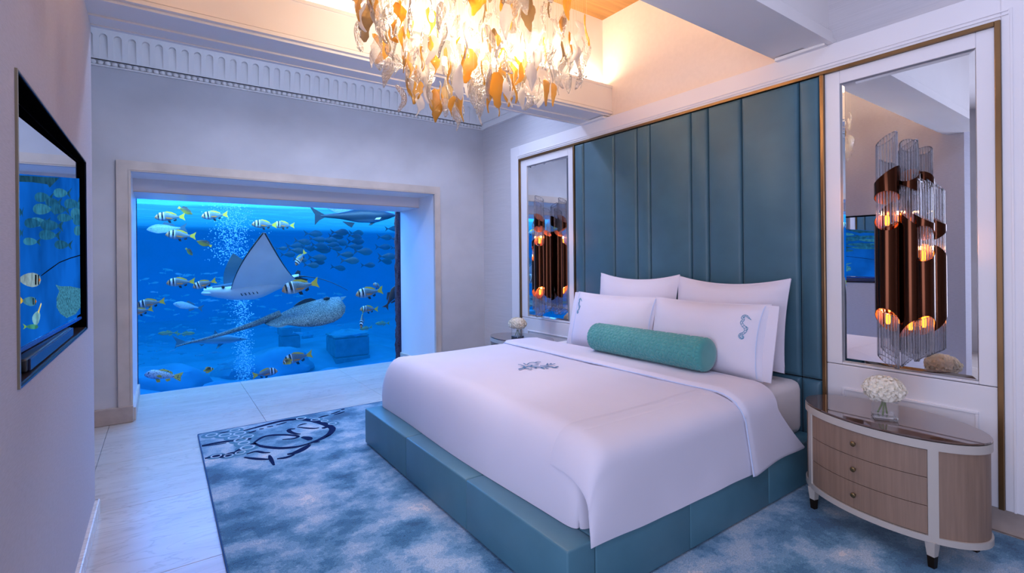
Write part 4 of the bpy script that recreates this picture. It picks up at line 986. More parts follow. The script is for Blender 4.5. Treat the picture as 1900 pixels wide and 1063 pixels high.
# ------------------------------------------------------------------ aquarium: tank, water, ruins, rocks
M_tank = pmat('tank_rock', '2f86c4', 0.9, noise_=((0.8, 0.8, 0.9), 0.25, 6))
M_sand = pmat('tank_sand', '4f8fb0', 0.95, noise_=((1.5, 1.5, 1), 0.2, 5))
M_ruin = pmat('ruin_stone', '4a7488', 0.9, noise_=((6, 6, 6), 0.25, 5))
TF = -0.75
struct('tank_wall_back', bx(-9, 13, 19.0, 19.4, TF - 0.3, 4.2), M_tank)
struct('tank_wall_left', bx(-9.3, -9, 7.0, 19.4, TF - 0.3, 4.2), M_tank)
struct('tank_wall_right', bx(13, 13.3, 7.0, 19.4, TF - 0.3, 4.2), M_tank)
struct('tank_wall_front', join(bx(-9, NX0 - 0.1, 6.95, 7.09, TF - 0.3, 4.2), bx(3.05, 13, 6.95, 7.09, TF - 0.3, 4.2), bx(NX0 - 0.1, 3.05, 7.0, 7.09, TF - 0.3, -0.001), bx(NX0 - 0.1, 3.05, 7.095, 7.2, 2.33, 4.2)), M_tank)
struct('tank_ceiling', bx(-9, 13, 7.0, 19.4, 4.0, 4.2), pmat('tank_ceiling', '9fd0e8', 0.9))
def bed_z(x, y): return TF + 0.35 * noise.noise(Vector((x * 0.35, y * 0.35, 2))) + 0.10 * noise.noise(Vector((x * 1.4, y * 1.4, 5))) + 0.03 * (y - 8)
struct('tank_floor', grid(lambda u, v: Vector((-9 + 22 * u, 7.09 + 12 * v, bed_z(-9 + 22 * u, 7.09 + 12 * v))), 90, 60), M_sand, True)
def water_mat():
    t = NT('glowing_sea_water'); ab = t.n('ShaderNodeVolumeAbsorption', Density=1.0); ab.inputs[0].default_value = (0.70, 0.865, 0.915, 1)
    em = t.n('ShaderNodeEmission', Strength=1.0); em.inputs[0].default_value = (0.0, 0.0155, 0.057, 1)  # haze glow put into the volume in place of scattered lamp light
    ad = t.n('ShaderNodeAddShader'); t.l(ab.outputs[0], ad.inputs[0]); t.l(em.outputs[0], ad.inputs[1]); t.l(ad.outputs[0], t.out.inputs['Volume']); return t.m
WS = 2.46
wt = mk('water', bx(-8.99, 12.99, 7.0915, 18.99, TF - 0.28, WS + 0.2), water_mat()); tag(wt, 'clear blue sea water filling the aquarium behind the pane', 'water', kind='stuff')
def surf_mat():
    t = NT('water_surface'); tr = t.n('ShaderNodeBsdfTransparent'); tr.inputs[0].default_value = (0.75, 0.95, 1, 1)
    g = t.n('ShaderNodeBsdfGlossy', Roughness=0.02); g.inputs[0].default_value = (0.8, 0.95, 1, 1)
    tl = t.n('ShaderNodeBsdfTranslucent'); tl.inputs[0].default_value = (0.25, 0.8, 1, 1)
    m1 = t.n('ShaderNodeMixShader'); m1.inputs[0].default_value = 0.45; t.l(tr.outputs[0], m1.inputs[1]); t.l(g.outputs[0], m1.inputs[2])
    m2 = t.n('ShaderNodeMixShader'); m2.inputs[0].default_value = 0.25; t.l(m1.outputs[0], m2.inputs[1]); t.l(tl.outputs[0], m2.inputs[2])
    nz = t.n('ShaderNodeTexNoise', Scale=1.0, Detail=3.0); t.l(t.coords((2.2, 3.0, 1)), nz.inputs['Vector'])
    bp = t.n('ShaderNodeBump', Strength=0.6, Distance=0.15); t.l(nz.outputs['Fac'], bp.inputs['Height']); t.l(bp.outputs[0], g.inputs['Normal'])
    t.l(m2.outputs[0], t.out.inputs[0]); return t.m
ws = mk('water_surface', grid(lambda u, v: Vector((-8.9 + 21.8 * u, 7.25 + 11.6 * v, WS + 0.03 * noise.noise(Vector((u * 30, v * 22, 0))))), 120, 80), surf_mat(), None, True)
tag(ws, 'rippled underside of the water surface along the top of the aquarium', 'water', kind='stuff')
# encrusted post beside the pane
pst = empty('encrusted_post', (2.97, 7.2, 0), 'dark barnacled post standing in the water at the pane edge', 'post')
def postf(u, v):
    q = 2 * PI * u; z = -0.7 + 3.3 * v; r_ = 0.062 + 0.02 * noise.noise(Vector((math.cos(q) * 2, math.sin(q) * 2, z * 7))) + 0.012 * noise.noise(Vector((math.cos(q) * 5, math.sin(q) * 5, z * 22)))
    return Vector((2.99 + r_ * math.cos(q), 7.22 + r_ * math.sin(q), z))
mk('post_shaft', grid(postf, 20, 160, True), pmat('barnacles', '4a3848', 0.95, noise_=((60, 60, 60), 0.6, 4)), pst, True)
# ruins
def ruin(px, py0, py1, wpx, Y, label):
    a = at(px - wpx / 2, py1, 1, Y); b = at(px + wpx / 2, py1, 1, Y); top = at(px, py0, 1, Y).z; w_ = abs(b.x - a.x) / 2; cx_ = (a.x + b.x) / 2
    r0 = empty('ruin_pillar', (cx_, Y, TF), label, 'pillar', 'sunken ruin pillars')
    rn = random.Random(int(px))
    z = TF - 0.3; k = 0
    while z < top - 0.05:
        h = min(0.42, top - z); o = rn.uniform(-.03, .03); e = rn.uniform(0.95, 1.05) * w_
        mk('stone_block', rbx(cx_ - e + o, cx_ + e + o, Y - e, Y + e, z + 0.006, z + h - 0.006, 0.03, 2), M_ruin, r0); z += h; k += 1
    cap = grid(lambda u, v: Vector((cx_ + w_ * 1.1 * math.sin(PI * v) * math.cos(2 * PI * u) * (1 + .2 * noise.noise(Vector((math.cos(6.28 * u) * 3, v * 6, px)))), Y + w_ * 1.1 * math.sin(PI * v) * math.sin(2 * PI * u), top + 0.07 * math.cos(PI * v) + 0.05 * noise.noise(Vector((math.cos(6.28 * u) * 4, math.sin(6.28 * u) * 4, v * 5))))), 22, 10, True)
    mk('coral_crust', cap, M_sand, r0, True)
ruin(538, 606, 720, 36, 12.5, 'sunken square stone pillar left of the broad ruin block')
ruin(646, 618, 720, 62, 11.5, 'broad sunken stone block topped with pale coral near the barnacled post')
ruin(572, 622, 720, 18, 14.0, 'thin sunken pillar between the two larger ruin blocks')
# rocks
def rock(px, py, Y, r_, label):
    p = at(px, py, 1, Y); z0 = bed_z(p.x, Y)
    f = lambda u, v: Vector((p.x, Y, z0)) + Vector((r_ * 1.5 * math.sin(PI * v) * math.cos(2 * PI * u), r_ * math.sin(PI * v) * math.sin(2 * PI * u), r_ * 0.7 * math.cos(PI * v))) * (1 + 0.35 * noise.noise(Vector((math.cos(2 * PI * u) * 1.6 * math.sin(PI * v), math.sin(2 * PI * u) * 1.6 * math.sin(PI * v), math.cos(PI * v) * 1.6 + px))))
    o = mk('reef_rock', grid(f, 28, 16, True), M_sand, None, True); tag(o, label, 'rock', 'rocks on the tank floor')
rock(420, 705, 9.2, 0.42, 'pale rubble mound at the foot of the bubble stream'); rock(600, 690, 9.6, 0.45, 'rounded reef rock below the striped bream and butterflyfish')
rock(300, 720, 10.5, 0.5, 'dim reef rock behind the spotted sweetlips'); rock(500, 700, 11.0, 0.6, 'low reef rock left of the sunken pillars'); rock(710, 680, 10.0, 0.4, 'reef rock at the foot of the barnacled post')
# bubble streams
def bubbles(pts, n, seed, label, spread):
    rn = random.Random(seed); V, Fc = [], []
    ico = [(0, 0, 1), (0, 0, -1), (1, 0, 0), (-1, 0, 0), (0, 1, 0), (0, -1, 0)]; icf = [(0, 2, 4), (0, 4, 3), (0, 3, 5), (0, 5, 2), (1, 4, 2), (1, 3, 4), (1, 5, 3), (1, 2, 5)]
    P = smooth_curve(pts, 12)
    for k in range(n):
        p = P[rn.randrange(len(P))] + Vector((rn.gauss(0, spread), rn.gauss(0, spread), rn.uniform(-.12, .12))); r_ = rn.choice((.004, .006, .008, .012)); i = len(V)
        V += [p + Vector(q) * r_ for q in ico]; Fc += [tuple(j + i for j in f) for f in icf]
    o = mk('bubble_stream', (V, Fc), pmat('bubble', 'f4fcff', 0.2, emit=None), None, True); tag(o, label, 'bubbles', kind='stuff')
bubbles([at(424, 362, 1, 10.0), at(432, 420, 1, 10.0), at(428, 480, 1, 10.0)], 1500, 1, 'wide white bubble stream rising to the water surface', 0.16)
bubbles([at(440, 540, 1, 9.6), at(452, 600, 1, 9.6), at(452, 660, 1, 9.6), at(456, 700, 1, 9.6)], 1500, 2, 'thin white bubble stream rising behind the reef shark', 0.07)
# ------------------------------------------------------------------ fish
def px_per_m(px, py, Y):
    p = at(px, py, 1, Y); d = (p - Vector((0, 0, CAM_H))).dot(c_f)
    def pr(q):
        v = q - Vector((0, 0, CAM_H)); return v.dot(c_r) / v.dot(c_f) * F_PX
    return pr(p + Vector((0.5, 0, 0))) - pr(p - Vector((0.5, 0, 0)))
def interp(tab, s):
    for (a, b), (c, d) in zip(tab[:-1], tab[1:]):
        if s <= c: t = (s - a) / (c - a) if c > a else 0; t = t * t * (3 - 2 * t) * 0.4 + t * 0.6; return b + (d - b) * t
    return tab[-1][1]
def body_mesh(top, bot, wid, x0, x1, mat, n=20, m=12):
    def f(u, v):
        s = u; x = x0 + (x1 - x0) * s; t, b2, w_ = interp(top, s), interp(bot, s), interp(wid, s); q = 2 * PI * v
        zc = (t + b2) / 2; return (x, w_ * math.cos(q), zc + (t - b2) / 2 * math.sin(q))
    return raw('body', grid(f, n, m, False, True), mat, True)
def fin_mesh(name, pts, mat, t=0.012, off=0.0):
    return raw(name, poly_slab([(x, off, z) for x, z in pts], (0, 1, 0), t), mat)
def side_fin(name, pts, mat, yb, ang, t=0.008):
    """pectoral: starts at the flank and splays out; pts (x,z) rotated outwards about its root"""
    vf = join(*[xf(poly_slab([(x, 0, z) for x, z in pts], (0, 1, 0), t), Matrix.Translation((0, sg * yb, 0)) @ Matrix.Rotation(sg * ang, 4, 'Z') if 0 else Matrix.Translation((0, sg * yb, 0)) @ Matrix.Rotation(-sg * ang, 4, 'X')) for sg in (-1, 1)])
    return raw(name, vf, mat)
def eye_mesh(x, z, y, r_):
    g = [xf(grid(lambda u, v: Vector((math.sin(PI * v) * math.cos(2 * PI * u), math.sin(PI * v) * math.sin(2 * PI * u), math.cos(PI * v))) * r_, 8, 6, True), Matrix.Translation((x, s * y, z))) for s in (-1, 1)]
    return raw('eyes', join(*g), pmat('fish_eye', '0a0a0c', 0.15), True)
def xramp(name, stops, belly=None, scales=0.0, rough=0.45, spots=None):
    t = NT(name); b = t.n('ShaderNodeBsdfPrincipled', Roughness=rough); co = t.coords((1, 1, 1)); se = t.n('ShaderNodeSeparateXYZ'); t.l(co, se.inputs[0])
    mr = t.n('ShaderNodeMapRange'); mr.inputs['From Min'].default_value = -0.5; mr.inputs['From Max'].default_value = 0.5; t.l(se.outputs[0], mr.inputs[0])
    r = t.ramp(mr.outputs[0], [(p, lin(c)) for p, c in stops]); last = r.outputs[0]
    if belly:
        mr2 = t.n('ShaderNodeMapRange'); mr2.inputs['From Min'].default_value = belly[1]; mr2.inputs['From Max'].default_value = belly[2]; t.l(se.outputs[2], mr2.inputs[0])
        mx = t.n('ShaderNodeMix', data_type='RGBA'); t.l(mr2.outputs[0], mx.inputs['Factor']); mx.inputs[6].default_value = lin(belly[0]); t.l(last, mx.inputs[7]); last = mx.outputs[2]
    if scales:
        v = t.n('ShaderNodeTexVoronoi', Scale=42.0); t.l(co, v.inputs['Vector']); rr = t.ramp(v.outputs['Distance'], [(0.0, (1 + scales,) * 3 + (1,)), (0.7, (1 - scales,) * 3 + (1,))])
        mu = t.n('ShaderNodeMix', data_type='RGBA', blend_type='MULTIPLY'); mu.inputs['Factor'].default_value = 1.0; t.l(last, mu.inputs[6]); t.l(rr.outputs[0], mu.inputs[7]); last = mu.outputs[2]
    if spots:
        v = t.n('ShaderNodeTexVoronoi', Scale=spots[0]); t.l(co, v.inputs['Vector']); rr = t.ramp(v.outputs['Distance'], [(spots[2], (1, 1, 1, 1)), (spots[2] + 0.06, (0, 0, 0, 1))])
        mx = t.n('ShaderNodeMix', data_type='RGBA'); t.l(rr.outputs[0], mx.inputs['Factor']); t.l(last, mx.inputs[6]); mx.inputs[7].default_value = lin(spots[1]); last = mx.outputs[2]
    t.l(last, b.inputs['Base Color']); t.l(b.outputs[0], t.out.inputs[0]); return t.m
M_yel = pmat('yellow_fin', 'e8c02e', 0.6); M_ora = pmat('orange_fin', 'e88a2a', 0.6); M_blk = pmat('black_fin', '14161c', 0.6); M_whi = pmat('white_fin', 'e8f0f4', 0.6)
M_teal = pmat('teal_fin', '1a3c4a', 0.6); M_gryf = pmat('grey_fin', '56707c', 0.6); M_grnf = pmat('green_fin', '8aa862', 0.6); M_brn = pmat('brown_fin', '4c4038', 0.6)
KIND = {}
# local frame: nose at +X (0.5), tail tip at -0.5, up +Z
bt = [(0, .015), (.06, .10), (.18, .185), (.34, .215), (.55, .18), (.8, .085), (1, .035)]; bb_ = [(0, -.02), (.06, -.07), (.2, -.125), (.4, -.15), (.6, -.125), (.82, -.06), (1, -.03)]; bw = [(0, .012), (.1, .055), (.3, .085), (.55, .07), (.85, .025), (1, .012)]
M_bream = xramp('bream_scales', [(0, '7f8e96'), (.60, '6d7a82'), (.695, '7c8890'), (.70, 'f0f4f6'), (.725, 'f0f4f6'), (.73, '14161a'), (.79, '14161a'), (.795, 'eef2f4'), (.86, 'e6eaec'), (.865, '1a1a1e'), (.905, '1a1a1e'), (.91, 'e0b080'), (1.0, 'e88838')], ('aebbc2', -.15, 0.0), 0.22)
KIND['striped_bream'] = [('body', body_mesh(bt, bb_, bw, .5, -.30, M_bream)), ('tail_fin', fin_mesh('tail_fin', [(-.27, .03), (-.40, .10), (-.50, .17), (-.45, 0), (-.49, -.15), (-.39, -.08), (-.27, -.03)], M_yel)),
    ('dorsal_fin', fin_mesh('dorsal_fin', [(.22, .195), (.1, .235), (-.06, .20), (-.2, .12), (-.22, .07), (0, .15)], M_yel)), ('pelvic_fin', fin_mesh('pelvic_fin', [(.10, -.13), (.06, -.22), (-.02, -.23), (0, -.13)], M_blk)), ('anal_fin', fin_mesh('anal_fin', [(-.08, -.12), (-.13, -.17), (-.20, -.14), (-.2, -.06)], M_blk)),
    ('pectoral_fins', side_fin('pectoral_fins', [(.16, -.01), (.02, -.02), (-.08, -.055), (.0, -.075), (.14, -.05)], M_ora, .088, .12)), ('eyes', eye_mesh(.37, .06, .052, .02))]
# teal schooling surgeonfish
st_ = [(0, .0), (.08, .10), (.25, .19), (.5, .205), (.75, .12), (1, .02)]; sb_ = [(0, -.02), (.08, -.10), (.25, -.18), (.5, -.19), (.75, -.11), (1, -.02)]; sw = [(0, .01), (.15, .05), (.4, .07), (.8, .03), (1, .01)]
M_surg = xramp('schooling_scales', [(0, '1f4854'), (.5, '1c424e'), (1, '28525c')], ('2f6068', -.18, 0.05), 0.08)
KIND['schooling_fish'] = [('body', body_mesh(st_, sb_, sw, .5, -.28, M_surg, 14, 10)), ('tail_fin', fin_mesh('tail_fin', [(-.25, .02), (-.38, .10), (-.5, .20), (-.40, 0), (-.48, -.18), (-.37, -.09), (-.25, -.02)], M_teal))]
# butterflyfish
bu = [(0, .0), (.1, .08), (.3, .26), (.6, .30), (.85, .17), (1, .06)]; bub = [(0, -.04), (.12, -.10), (.3, -.24), (.6, -.28), (.85, -.16), (1, -.06)]
M_butt = xramp('butterfly_scales', [(0, 'd8b428'), (.25, '8a7420'), (.55, '4a4020'), (.72, '5a4a20'), (.74, 'f0ecd8'), (.80, 'f0ecd8'), (.81, '101010'), (.90, '101010'), (.92, 'e0c040'), (1, 'e8c838')], ('e8c432', -.2, 0.08))
KIND['butterflyfish'] = [('body', body_mesh(bu, bub, [(0, .015), (.3, .06), (.7, .045), (1, .02)], .5, -.34, M_butt, 14, 10)), ('tail_fin', fin_mesh('tail_fin', [(-.31, .06), (-.46, .12), (-.48, -.12), (-.31, -.06)], M_yel)), ('dorsal_fin', fin_mesh('dorsal_fin', [(.15, .27), (-.05, .36), (-.25, .30), (-.33, .1), (-.1, .25)], M_yel)), ('anal_fin', fin_mesh('anal_fin', [(.1, -.26), (-.1, -.36), (-.28, -.28), (-.33, -.1), (-.1, -.24)], M_yel))]
M_dbf = xramp('dark_butterfly_scales', [(0, '3a3a24'), (.5, '2c2a24'), (1, '4a4430')], ('b8a830', -.2, 0.12))
KIND['dark_butterflyfish'] = [('body', body_mesh([(a, b * .75) for a, b in bu], [(a, b * .75) for a, b in bub], [(0, .015), (.3, .06), (.7, .045), (1, .02)], .5, -.34, M_dbf, 14, 10)), ('tail_fin', fin_mesh('tail_fin', [(-.31, .05), (-.47, .10), (-.48, -.10), (-.31, -.05)], M_yel)), ('dorsal_fin', fin_mesh('dorsal_fin', [(.15, .2), (-.05, .27), (-.25, .22), (-.33, .08), (-.1, .18)], M_brn))]
# spotted sweetlips
M_sweet = xramp('sweetlips_scales', [(0, 'a8bcc8'), (1, 'b8c8d4')], ('dce8ee', -.15, .05), 0, .5, (34.0, '1c2230', 0.28))
M_sweetfin = xramp('spotted_yellow_fin', [(0, 'e0d060'), (1, 'e0d060')], None, 0, .6, (26.0, '14140c', 0.3))
KIND['spotted_sweetlips'] = [('body', body_mesh([(0, .02), (.06, .09), (.2, .165), (.4, .17), (.7, .11), (1, .04)], [(0, -.03), (.08, -.08), (.25, -.12), (.5, -.12), (.75, -.08), (1, -.04)], bw, .5, -.28, M_sweet)), ('tail_fin', fin_mesh('tail_fin', [(-.25, .04), (-.42, .12), (-.5, .15), (-.46, -.0), (-.48, -.15), (-.40, -.12), (-.25, -.04)], M_sweetfin)),
    ('dorsal_fin', fin_mesh('dorsal_fin', [(.2, .16), (.05, .215), (-.1, .17), (-.2, .13), (-.23, .06), (-.05, .13)], M_sweetfin)), ('pelvic_fin', fin_mesh('pelvic_fin', [(.2, -.11), (.14, -.22), (.05, -.2), (.08, -.11)], M_yel)), ('anal_fin', fin_mesh('anal_fin', [(-.05, -.11), (-.12, -.18), (-.2, -.13), (-.18, -.07)], M_yel)), ('pectoral_fins', side_fin('pectoral_fins', [(.2, 0), (.1, .03), (.04, -.03), (.12, -.05)], M_yel, .088, .15)), ('eyes', eye_mesh(.41, .07, .05, .016))]
# plain slim fish
M_silver = xramp('silver_scales', [(0, '9cc4d4'), (.5, 'b4d4e0'), (1, 'c4dce4')], ('d8ecf4', -.12, .05), 0.2, 0.2)
M_olive = xramp('olive_scales', [(0, '7f9a58'), (.5, '66906a'), (1, '88a468')], ('a8c49a', -.1, .06), 0.1)
M_brown = xramp('brown_scales', [(0, '4a3c34'), (1, '5c4a40')], None, 0.15)
sl_t = [(0, .01), (.1, .075), (.3, .12), (.55, .10), (.85, .035), (1, .018)]; sl_b = [(0, -.015), (.1, -.06), (.3, -.11), (.55, -.10), (.85, -.035), (1, -.018)]; sl_w = [(0, .01), (.2, .055), (.5, .05), (1, .01)]
def slim(mat, fm, k=1.0): return [('body', body_mesh([(a, b * k) for a, b in sl_t], [(a, b * k) for a, b in sl_b], sl_w, .5, -.32, mat, 16, 10)), ('tail_fin', fin_mesh('tail_fin', [(-.29, .02), (-.4, .08), (-.5, .15), (-.43, 0), (-.49, -.14), (-.39, -.07), (-.29, -.02)], fm)), ('dorsal_fin', fin_mesh('dorsal_fin', [(.12, .11 * k), (.06, .16 * k), (-.15, .10 * k), (-.2, .05 * k), (0, .09 * k)], fm)), ('anal_fin', fin_mesh('anal_fin', [(-.02, -.1 * k), (-.06, -.15 * k), (-.2, -.08 * k), (-.2, -.04 * k)], fm)), ('eyes', eye_mesh(.40, .02, .034, .012))]
KIND['silver_trevally'] = slim(M_silver, M_gryf, 1.25); KIND['green_fish'] = slim(M_olive, M_grnf, 1.1); KIND['brown_fish'] = slim(M_brown, M_brn, 1.5)
# reef shark and cobia
sh_t = [(0, .0), (.1, .035), (.3, .075), (.5, .07), (.75, .03), (1, .012)]; sh_b = [(0, -.012), (.1, -.03), (.3, -.06), (.5, -.06), (.75, -.03), (1, -.012)]; sh_w = [(0, .012), (.12, .045), (.35, .06), (.7, .025), (1, .006)]
M_shark = xramp('shark_skin', [(0, '5a8a98'), (1, '6c98a4')], ('bcd8e0', -.05, .0), 0, .5); M_sharkf = pmat('shark_fin', '4c7c8c', .5)
KIND['reef_shark'] = [('body', body_mesh(sh_t, sh_b, sh_w, .5, -.36, M_shark, 22, 12)), ('tail_fin', fin_mesh('tail_fin', [(-.33, .012), (-.42, .06), (-.5, .115), (-.44, .01), (-.46, -.09), (-.40, -.03), (-.33, -.012)], M_sharkf)), ('dorsal_fin', fin_mesh('dorsal_fin', [(.13, .07), (.075, .13), (.05, .165), (.04, .1), (-.02, .065)], M_sharkf)), ('second_dorsal_fin', fin_mesh('second_dorsal_fin', [(-.2, .035), (-.235, .06), (-.26, .028)], M_sharkf)), ('pectoral_fins', side_fin('pectoral_fins', [(.2, -.03), (.12, -.12), (.08, -.15), (.10, -.07), (.13, -.03)], M_sharkf, .05, .5)), ('anal_fin', fin_mesh('anal_fin', [(-.08, -.05), (-.12, -.075), (-.15, -.045)], M_sharkf)), ('eyes', eye_mesh(.40, .012, .046, .008))]
M_cob = xramp('cobia_skin', [(0, '2a3a46'), (1, '263440')], ('8fa4b0', -.11, -.05), 0, .4); M_cobf = pmat('cobia_fin', '1c2832', .5)
cb_t = [(0, .0), (.08, .03), (.25, .075), (.45, .085), (.8, .03), (1, .012)]; cb_b = [(0, -.03), (.1, -.06), (.3, -.10), (.5, -.09), (.8, -.035), (1, -.015)]
KIND['cobia'] = [('body', body_mesh(cb_t, cb_b, [(0, .02), (.15, .06), (.4, .07), (.8, .025), (1, .008)], .5, -.38, M_cob, 22, 12)), ('tail_fin', fin_mesh('tail_fin', [(-.34, .015), (-.44, .08), (-.5, .13), (-.44, .02), (-.45, -.10), (-.40, -.05), (-.34, -.02)], M_cobf)), ('dorsal_fin', fin_mesh('dorsal_fin', [(.1, .08), (.02, .135), (-.02, .13), (-.03, .08)], M_cobf)), ('anal_fin', fin_mesh('anal_fin', [(-.0, -.09), (-.04, -.145), (-.08, -.12), (-.14, -.07)], M_cobf)), ('pectoral_fins', side_fin('pectoral_fins', [(.30, -.04), (.24, -.045), (.22, -.065), (.28, -.065)], M_whi, .075, .1)), ('pelvic_fins', side_fin('pelvic_fins', [(.26, -.09), (.2, -.13), (.17, -.13), (.2, -.09)], M_cobf, .03, .3))]
NAMES = {'dark_butterflyfish': 'butterflyfish', 'green_fish': 'wrasse'}
def swim(kind, px, py, Y, lpx, face, label, up=0, yaw=0, group=None, cat='fish'):
    """face 'L' or 'R'; up: nose-up degrees; yaw: turn towards the viewer, degrees"""
    p = at(px, py, 1, Y); L = lpx / px_per_m(px, py, Y)
    root = empty(NAMES.get(kind, kind), p, label, cat, group)
    base = PI if face == 'L' else 0
    rot = Matrix.Rotation(base + (1 if face == 'L' else -1) * math.radians(yaw), 4, 'Z') @ Matrix.Rotation(-math.radians(up), 4, 'Y')
    root.rotation_euler = rot.to_euler(); root.scale = (L, L, L)
    for n, me in KIND[kind]: link(n, me, root)
    return root
for a in [
    (316, 403, 7.75, 57, 'L', 'striped bream at the upper left, below a small dark butterflyfish', -4), (399, 400, 7.8, 50, 'L', 'striped bream in front of the bubble stream near the surface', -8), (336, 437, 7.8, 57, 'L', 'striped bream swimming just above two yellow butterflyfish', 2),
    (491, 417, 7.9, 47, 'L', 'dark striped bream directly above the tip of the eagle ray wing', 0), (527, 418, 8.0, 40, 'L', 'striped bream following nose to tail behind the dark bream', 0), (336, 524, 7.8, 54, 'L', 'striped bream left of the eagle ray head, the farther left of two', -3), (380, 527, 7.7, 46, 'L', 'striped bream right at the snout of the eagle ray', -18),
    (558, 532, 7.6, 70, 'L', 'largest striped bream, between the eagle ray and the spotted stingray', -12), (686, 543, 7.7, 51, 'L', 'striped bream below the tip of the eagle ray tail', -8), (685, 574, 7.9, 34, 'L', 'small striped bream beneath the one at the ray tail tip', 2),
    (492, 693, 7.7, 47, 'R', 'striped bream facing right just above the aquarium sill', 4), (553, 664, 7.8, 56, 'L', 'striped bream with a yellow butterflyfish at its nose', -10), (280, 563, 7.7, 55, 'L', 'dark striped bream at the left pane edge, upper of two', -8), (262, 578, 7.6, 46, 'L', 'striped bream half cut off by the left pane edge', -12)]:
    swim('striped_bream', *a[:6], a[6], 0, 'striped bream in the aquarium')
swim('striped_bream', 558, 479, 7.9, 36, 'L', 'striped bream diving past the tail base of the eagle ray', -52, 25, 'striped bream in the aquarium')
swim('striped_bream', 672, 592, 7.8, 40, 'L', 'striped bream turned towards the viewer below the small bream', -50, 62, 'striped bream in the aquarium')
swim('striped_bream', 700, 531, 8.1, 24, 'L', 'striped bream mostly hidden behind the bream at the ray tail tip', 20, 30, 'striped bream in the aquarium')
swim('butterflyfish', 387, 686, 7.7, 20, 'R', 'tiny yellow butterflyfish low between sweetlips and the sill bream', 5); swim('butterflyfish', 534, 671, 7.65, 19, 'L', 'yellow butterflyfish overlapping the nose of a striped bream', -20)
swim('dark_butterflyfish', 379, 452, 7.8, 31, 'L', 'dark and yellow butterflyfish right of a striped bream', 22); swim('dark_butterflyfish', 344, 391, 7.8, 31, 'R', 'small dark brown butterflyfish highest at the upper left', -28); swim('dark_butterflyfish', 351, 467, 7.8, 22, 'R', 'thin yellow-green butterflyfish diving at the left', -48, 30)
swim('spotted_sweetlips', 304, 697, 7.6, 72, 'L', 'black-spotted sweetlips with yellow fins at the lower left', 12)
swim('silver_trevally', 311, 424, 8.6, 76, 'L', 'translucent silver trevally between striped bream at the upper left', -5); swim('silver_trevally', 641, 387, 8.8, 74, 'L', 'silver trevally partly hidden above the dark cobia', 5); swim('silver_trevally', 350, 568, 8.4, 58, 'L', 'greenish silver trevally above the reef shark', 14)
swim('green_fish', 312, 618, 8.3, 38, 'L', 'yellow-green wrasse facing left beside its twin above the shark tail', 2); swim('green_fish', 345, 619, 8.4, 34, 'R', 'yellow-green wrasse facing right above the shark tail', -2)
swim('green_fish', 710, 600, 8.2, 27, 'L', 'green wrasse near the barnacled post', 2); swim('green_fish', 679, 609, 8.1, 24, 'L', 'green wrasse below the bream turned to the viewer', -6)
swim('brown_fish', 727, 551, 7.5, 48, 'R', 'plain brown fish nosing up along the barnacled post', 58)
swim('cobia', 657, 399, 8.3, 158, 'R', 'dark cobia cruising under the niche lintel at upper right', 4, 0, None, 'fish')
swim('reef_shark', 391, 632, 8.6, 140, 'R', 'grey reef shark swimming right in the lower left', -2, 0, None, 'shark')
LS = 'teal schooling fish in the shoal under the cobia'
c6 = lambda x, y: (500 + x * .18817, 350 + y * .18817)
for k, (x, y, l) in enumerate([(430, 445, 190), (690, 430, 180), (855, 438, 160), (655, 470, 160), (325, 522, 180), (575, 508, 190), (255, 565, 200), (262, 610, 180), (850, 520, 190), (490, 560, 180), (500, 600, 210), (470, 680, 190), (650, 592, 140), (745, 650, 170), (790, 710, 190), (675, 780, 150), (410, 755, 160), (970, 755, 140), (920, 620, 200), (1118, 575, 155), (1135, 480, 150), (1155, 668, 180), (1140, 715, 160), (1210, 395, 140), (180, 650, 160), (115, 590, 120), (690, 530, 170), (830, 570, 180), (1235, 495, 120), (470, 500, 170), (380, 585, 160), (840, 470, 150), (300, 700, 150), (470, 725, 150), (1255, 585, 120), (610, 555, 160)]):
    rn = random.Random(k); swim('schooling_fish', *c6(x, y), 8.7 + rn.random() * 1.2, l * .18817, 'R', LS, rn.uniform(-10, 3), rn.uniform(-15, 15), 'teal shoal under the cobia')
# distant shoal of small silvery fish
M_sm = pmat('small_fish_scales', '6fb0c0', 0.4)
def small_mesh():
    V, Fc = [], []
    vf = grid(lambda u, v: (0.5 - 0.8 * u, 0.05 * math.sin(PI * min(1, u * 1.05)) * math.cos(2 * PI * v), 0.13 * math.sin(PI * min(.97, u ** .8)) * math.sin(2 * PI * v)), 7, 6, False, True)
    return raw('small_fish', join(vf, poly_slab([(-.27, 0, .02), (-.5, 0, .14), (-.42, 0, 0), (-.5, 0, -.14), (-.27, 0, -.02)], (0, 1, 0), .01)), M_sm, True)
sme = small_mesh(); rn = random.Random(5)
for k in range(170):
    px_ = rn.choice((rn.uniform(252, 420), rn.uniform(252, 470), rn.uniform(400, 640))); py_ = rn.uniform(500, 690) if px_ < 430 else rn.uniform(545, 640)
    Y = rn.uniform(10.0, 14.5); p = at(px_, py_, 1, Y)
    if p.z < bed_z(p.x, Y) + 0.15: continue
    L = rn.uniform(12, 22) / px_per_m(px_, py_, Y)
    o = link('small_fish', sme, None, p); o.scale = (L, L, L); o.rotation_euler = (0, rn.uniform(-.3, .3), (0 if rn.random() < .5 else PI) + rn.uniform(-.4, .4))
    tag(o, 'small silvery fish of the distant shoal low in the aquarium', 'fish', 'distant silvery shoal')
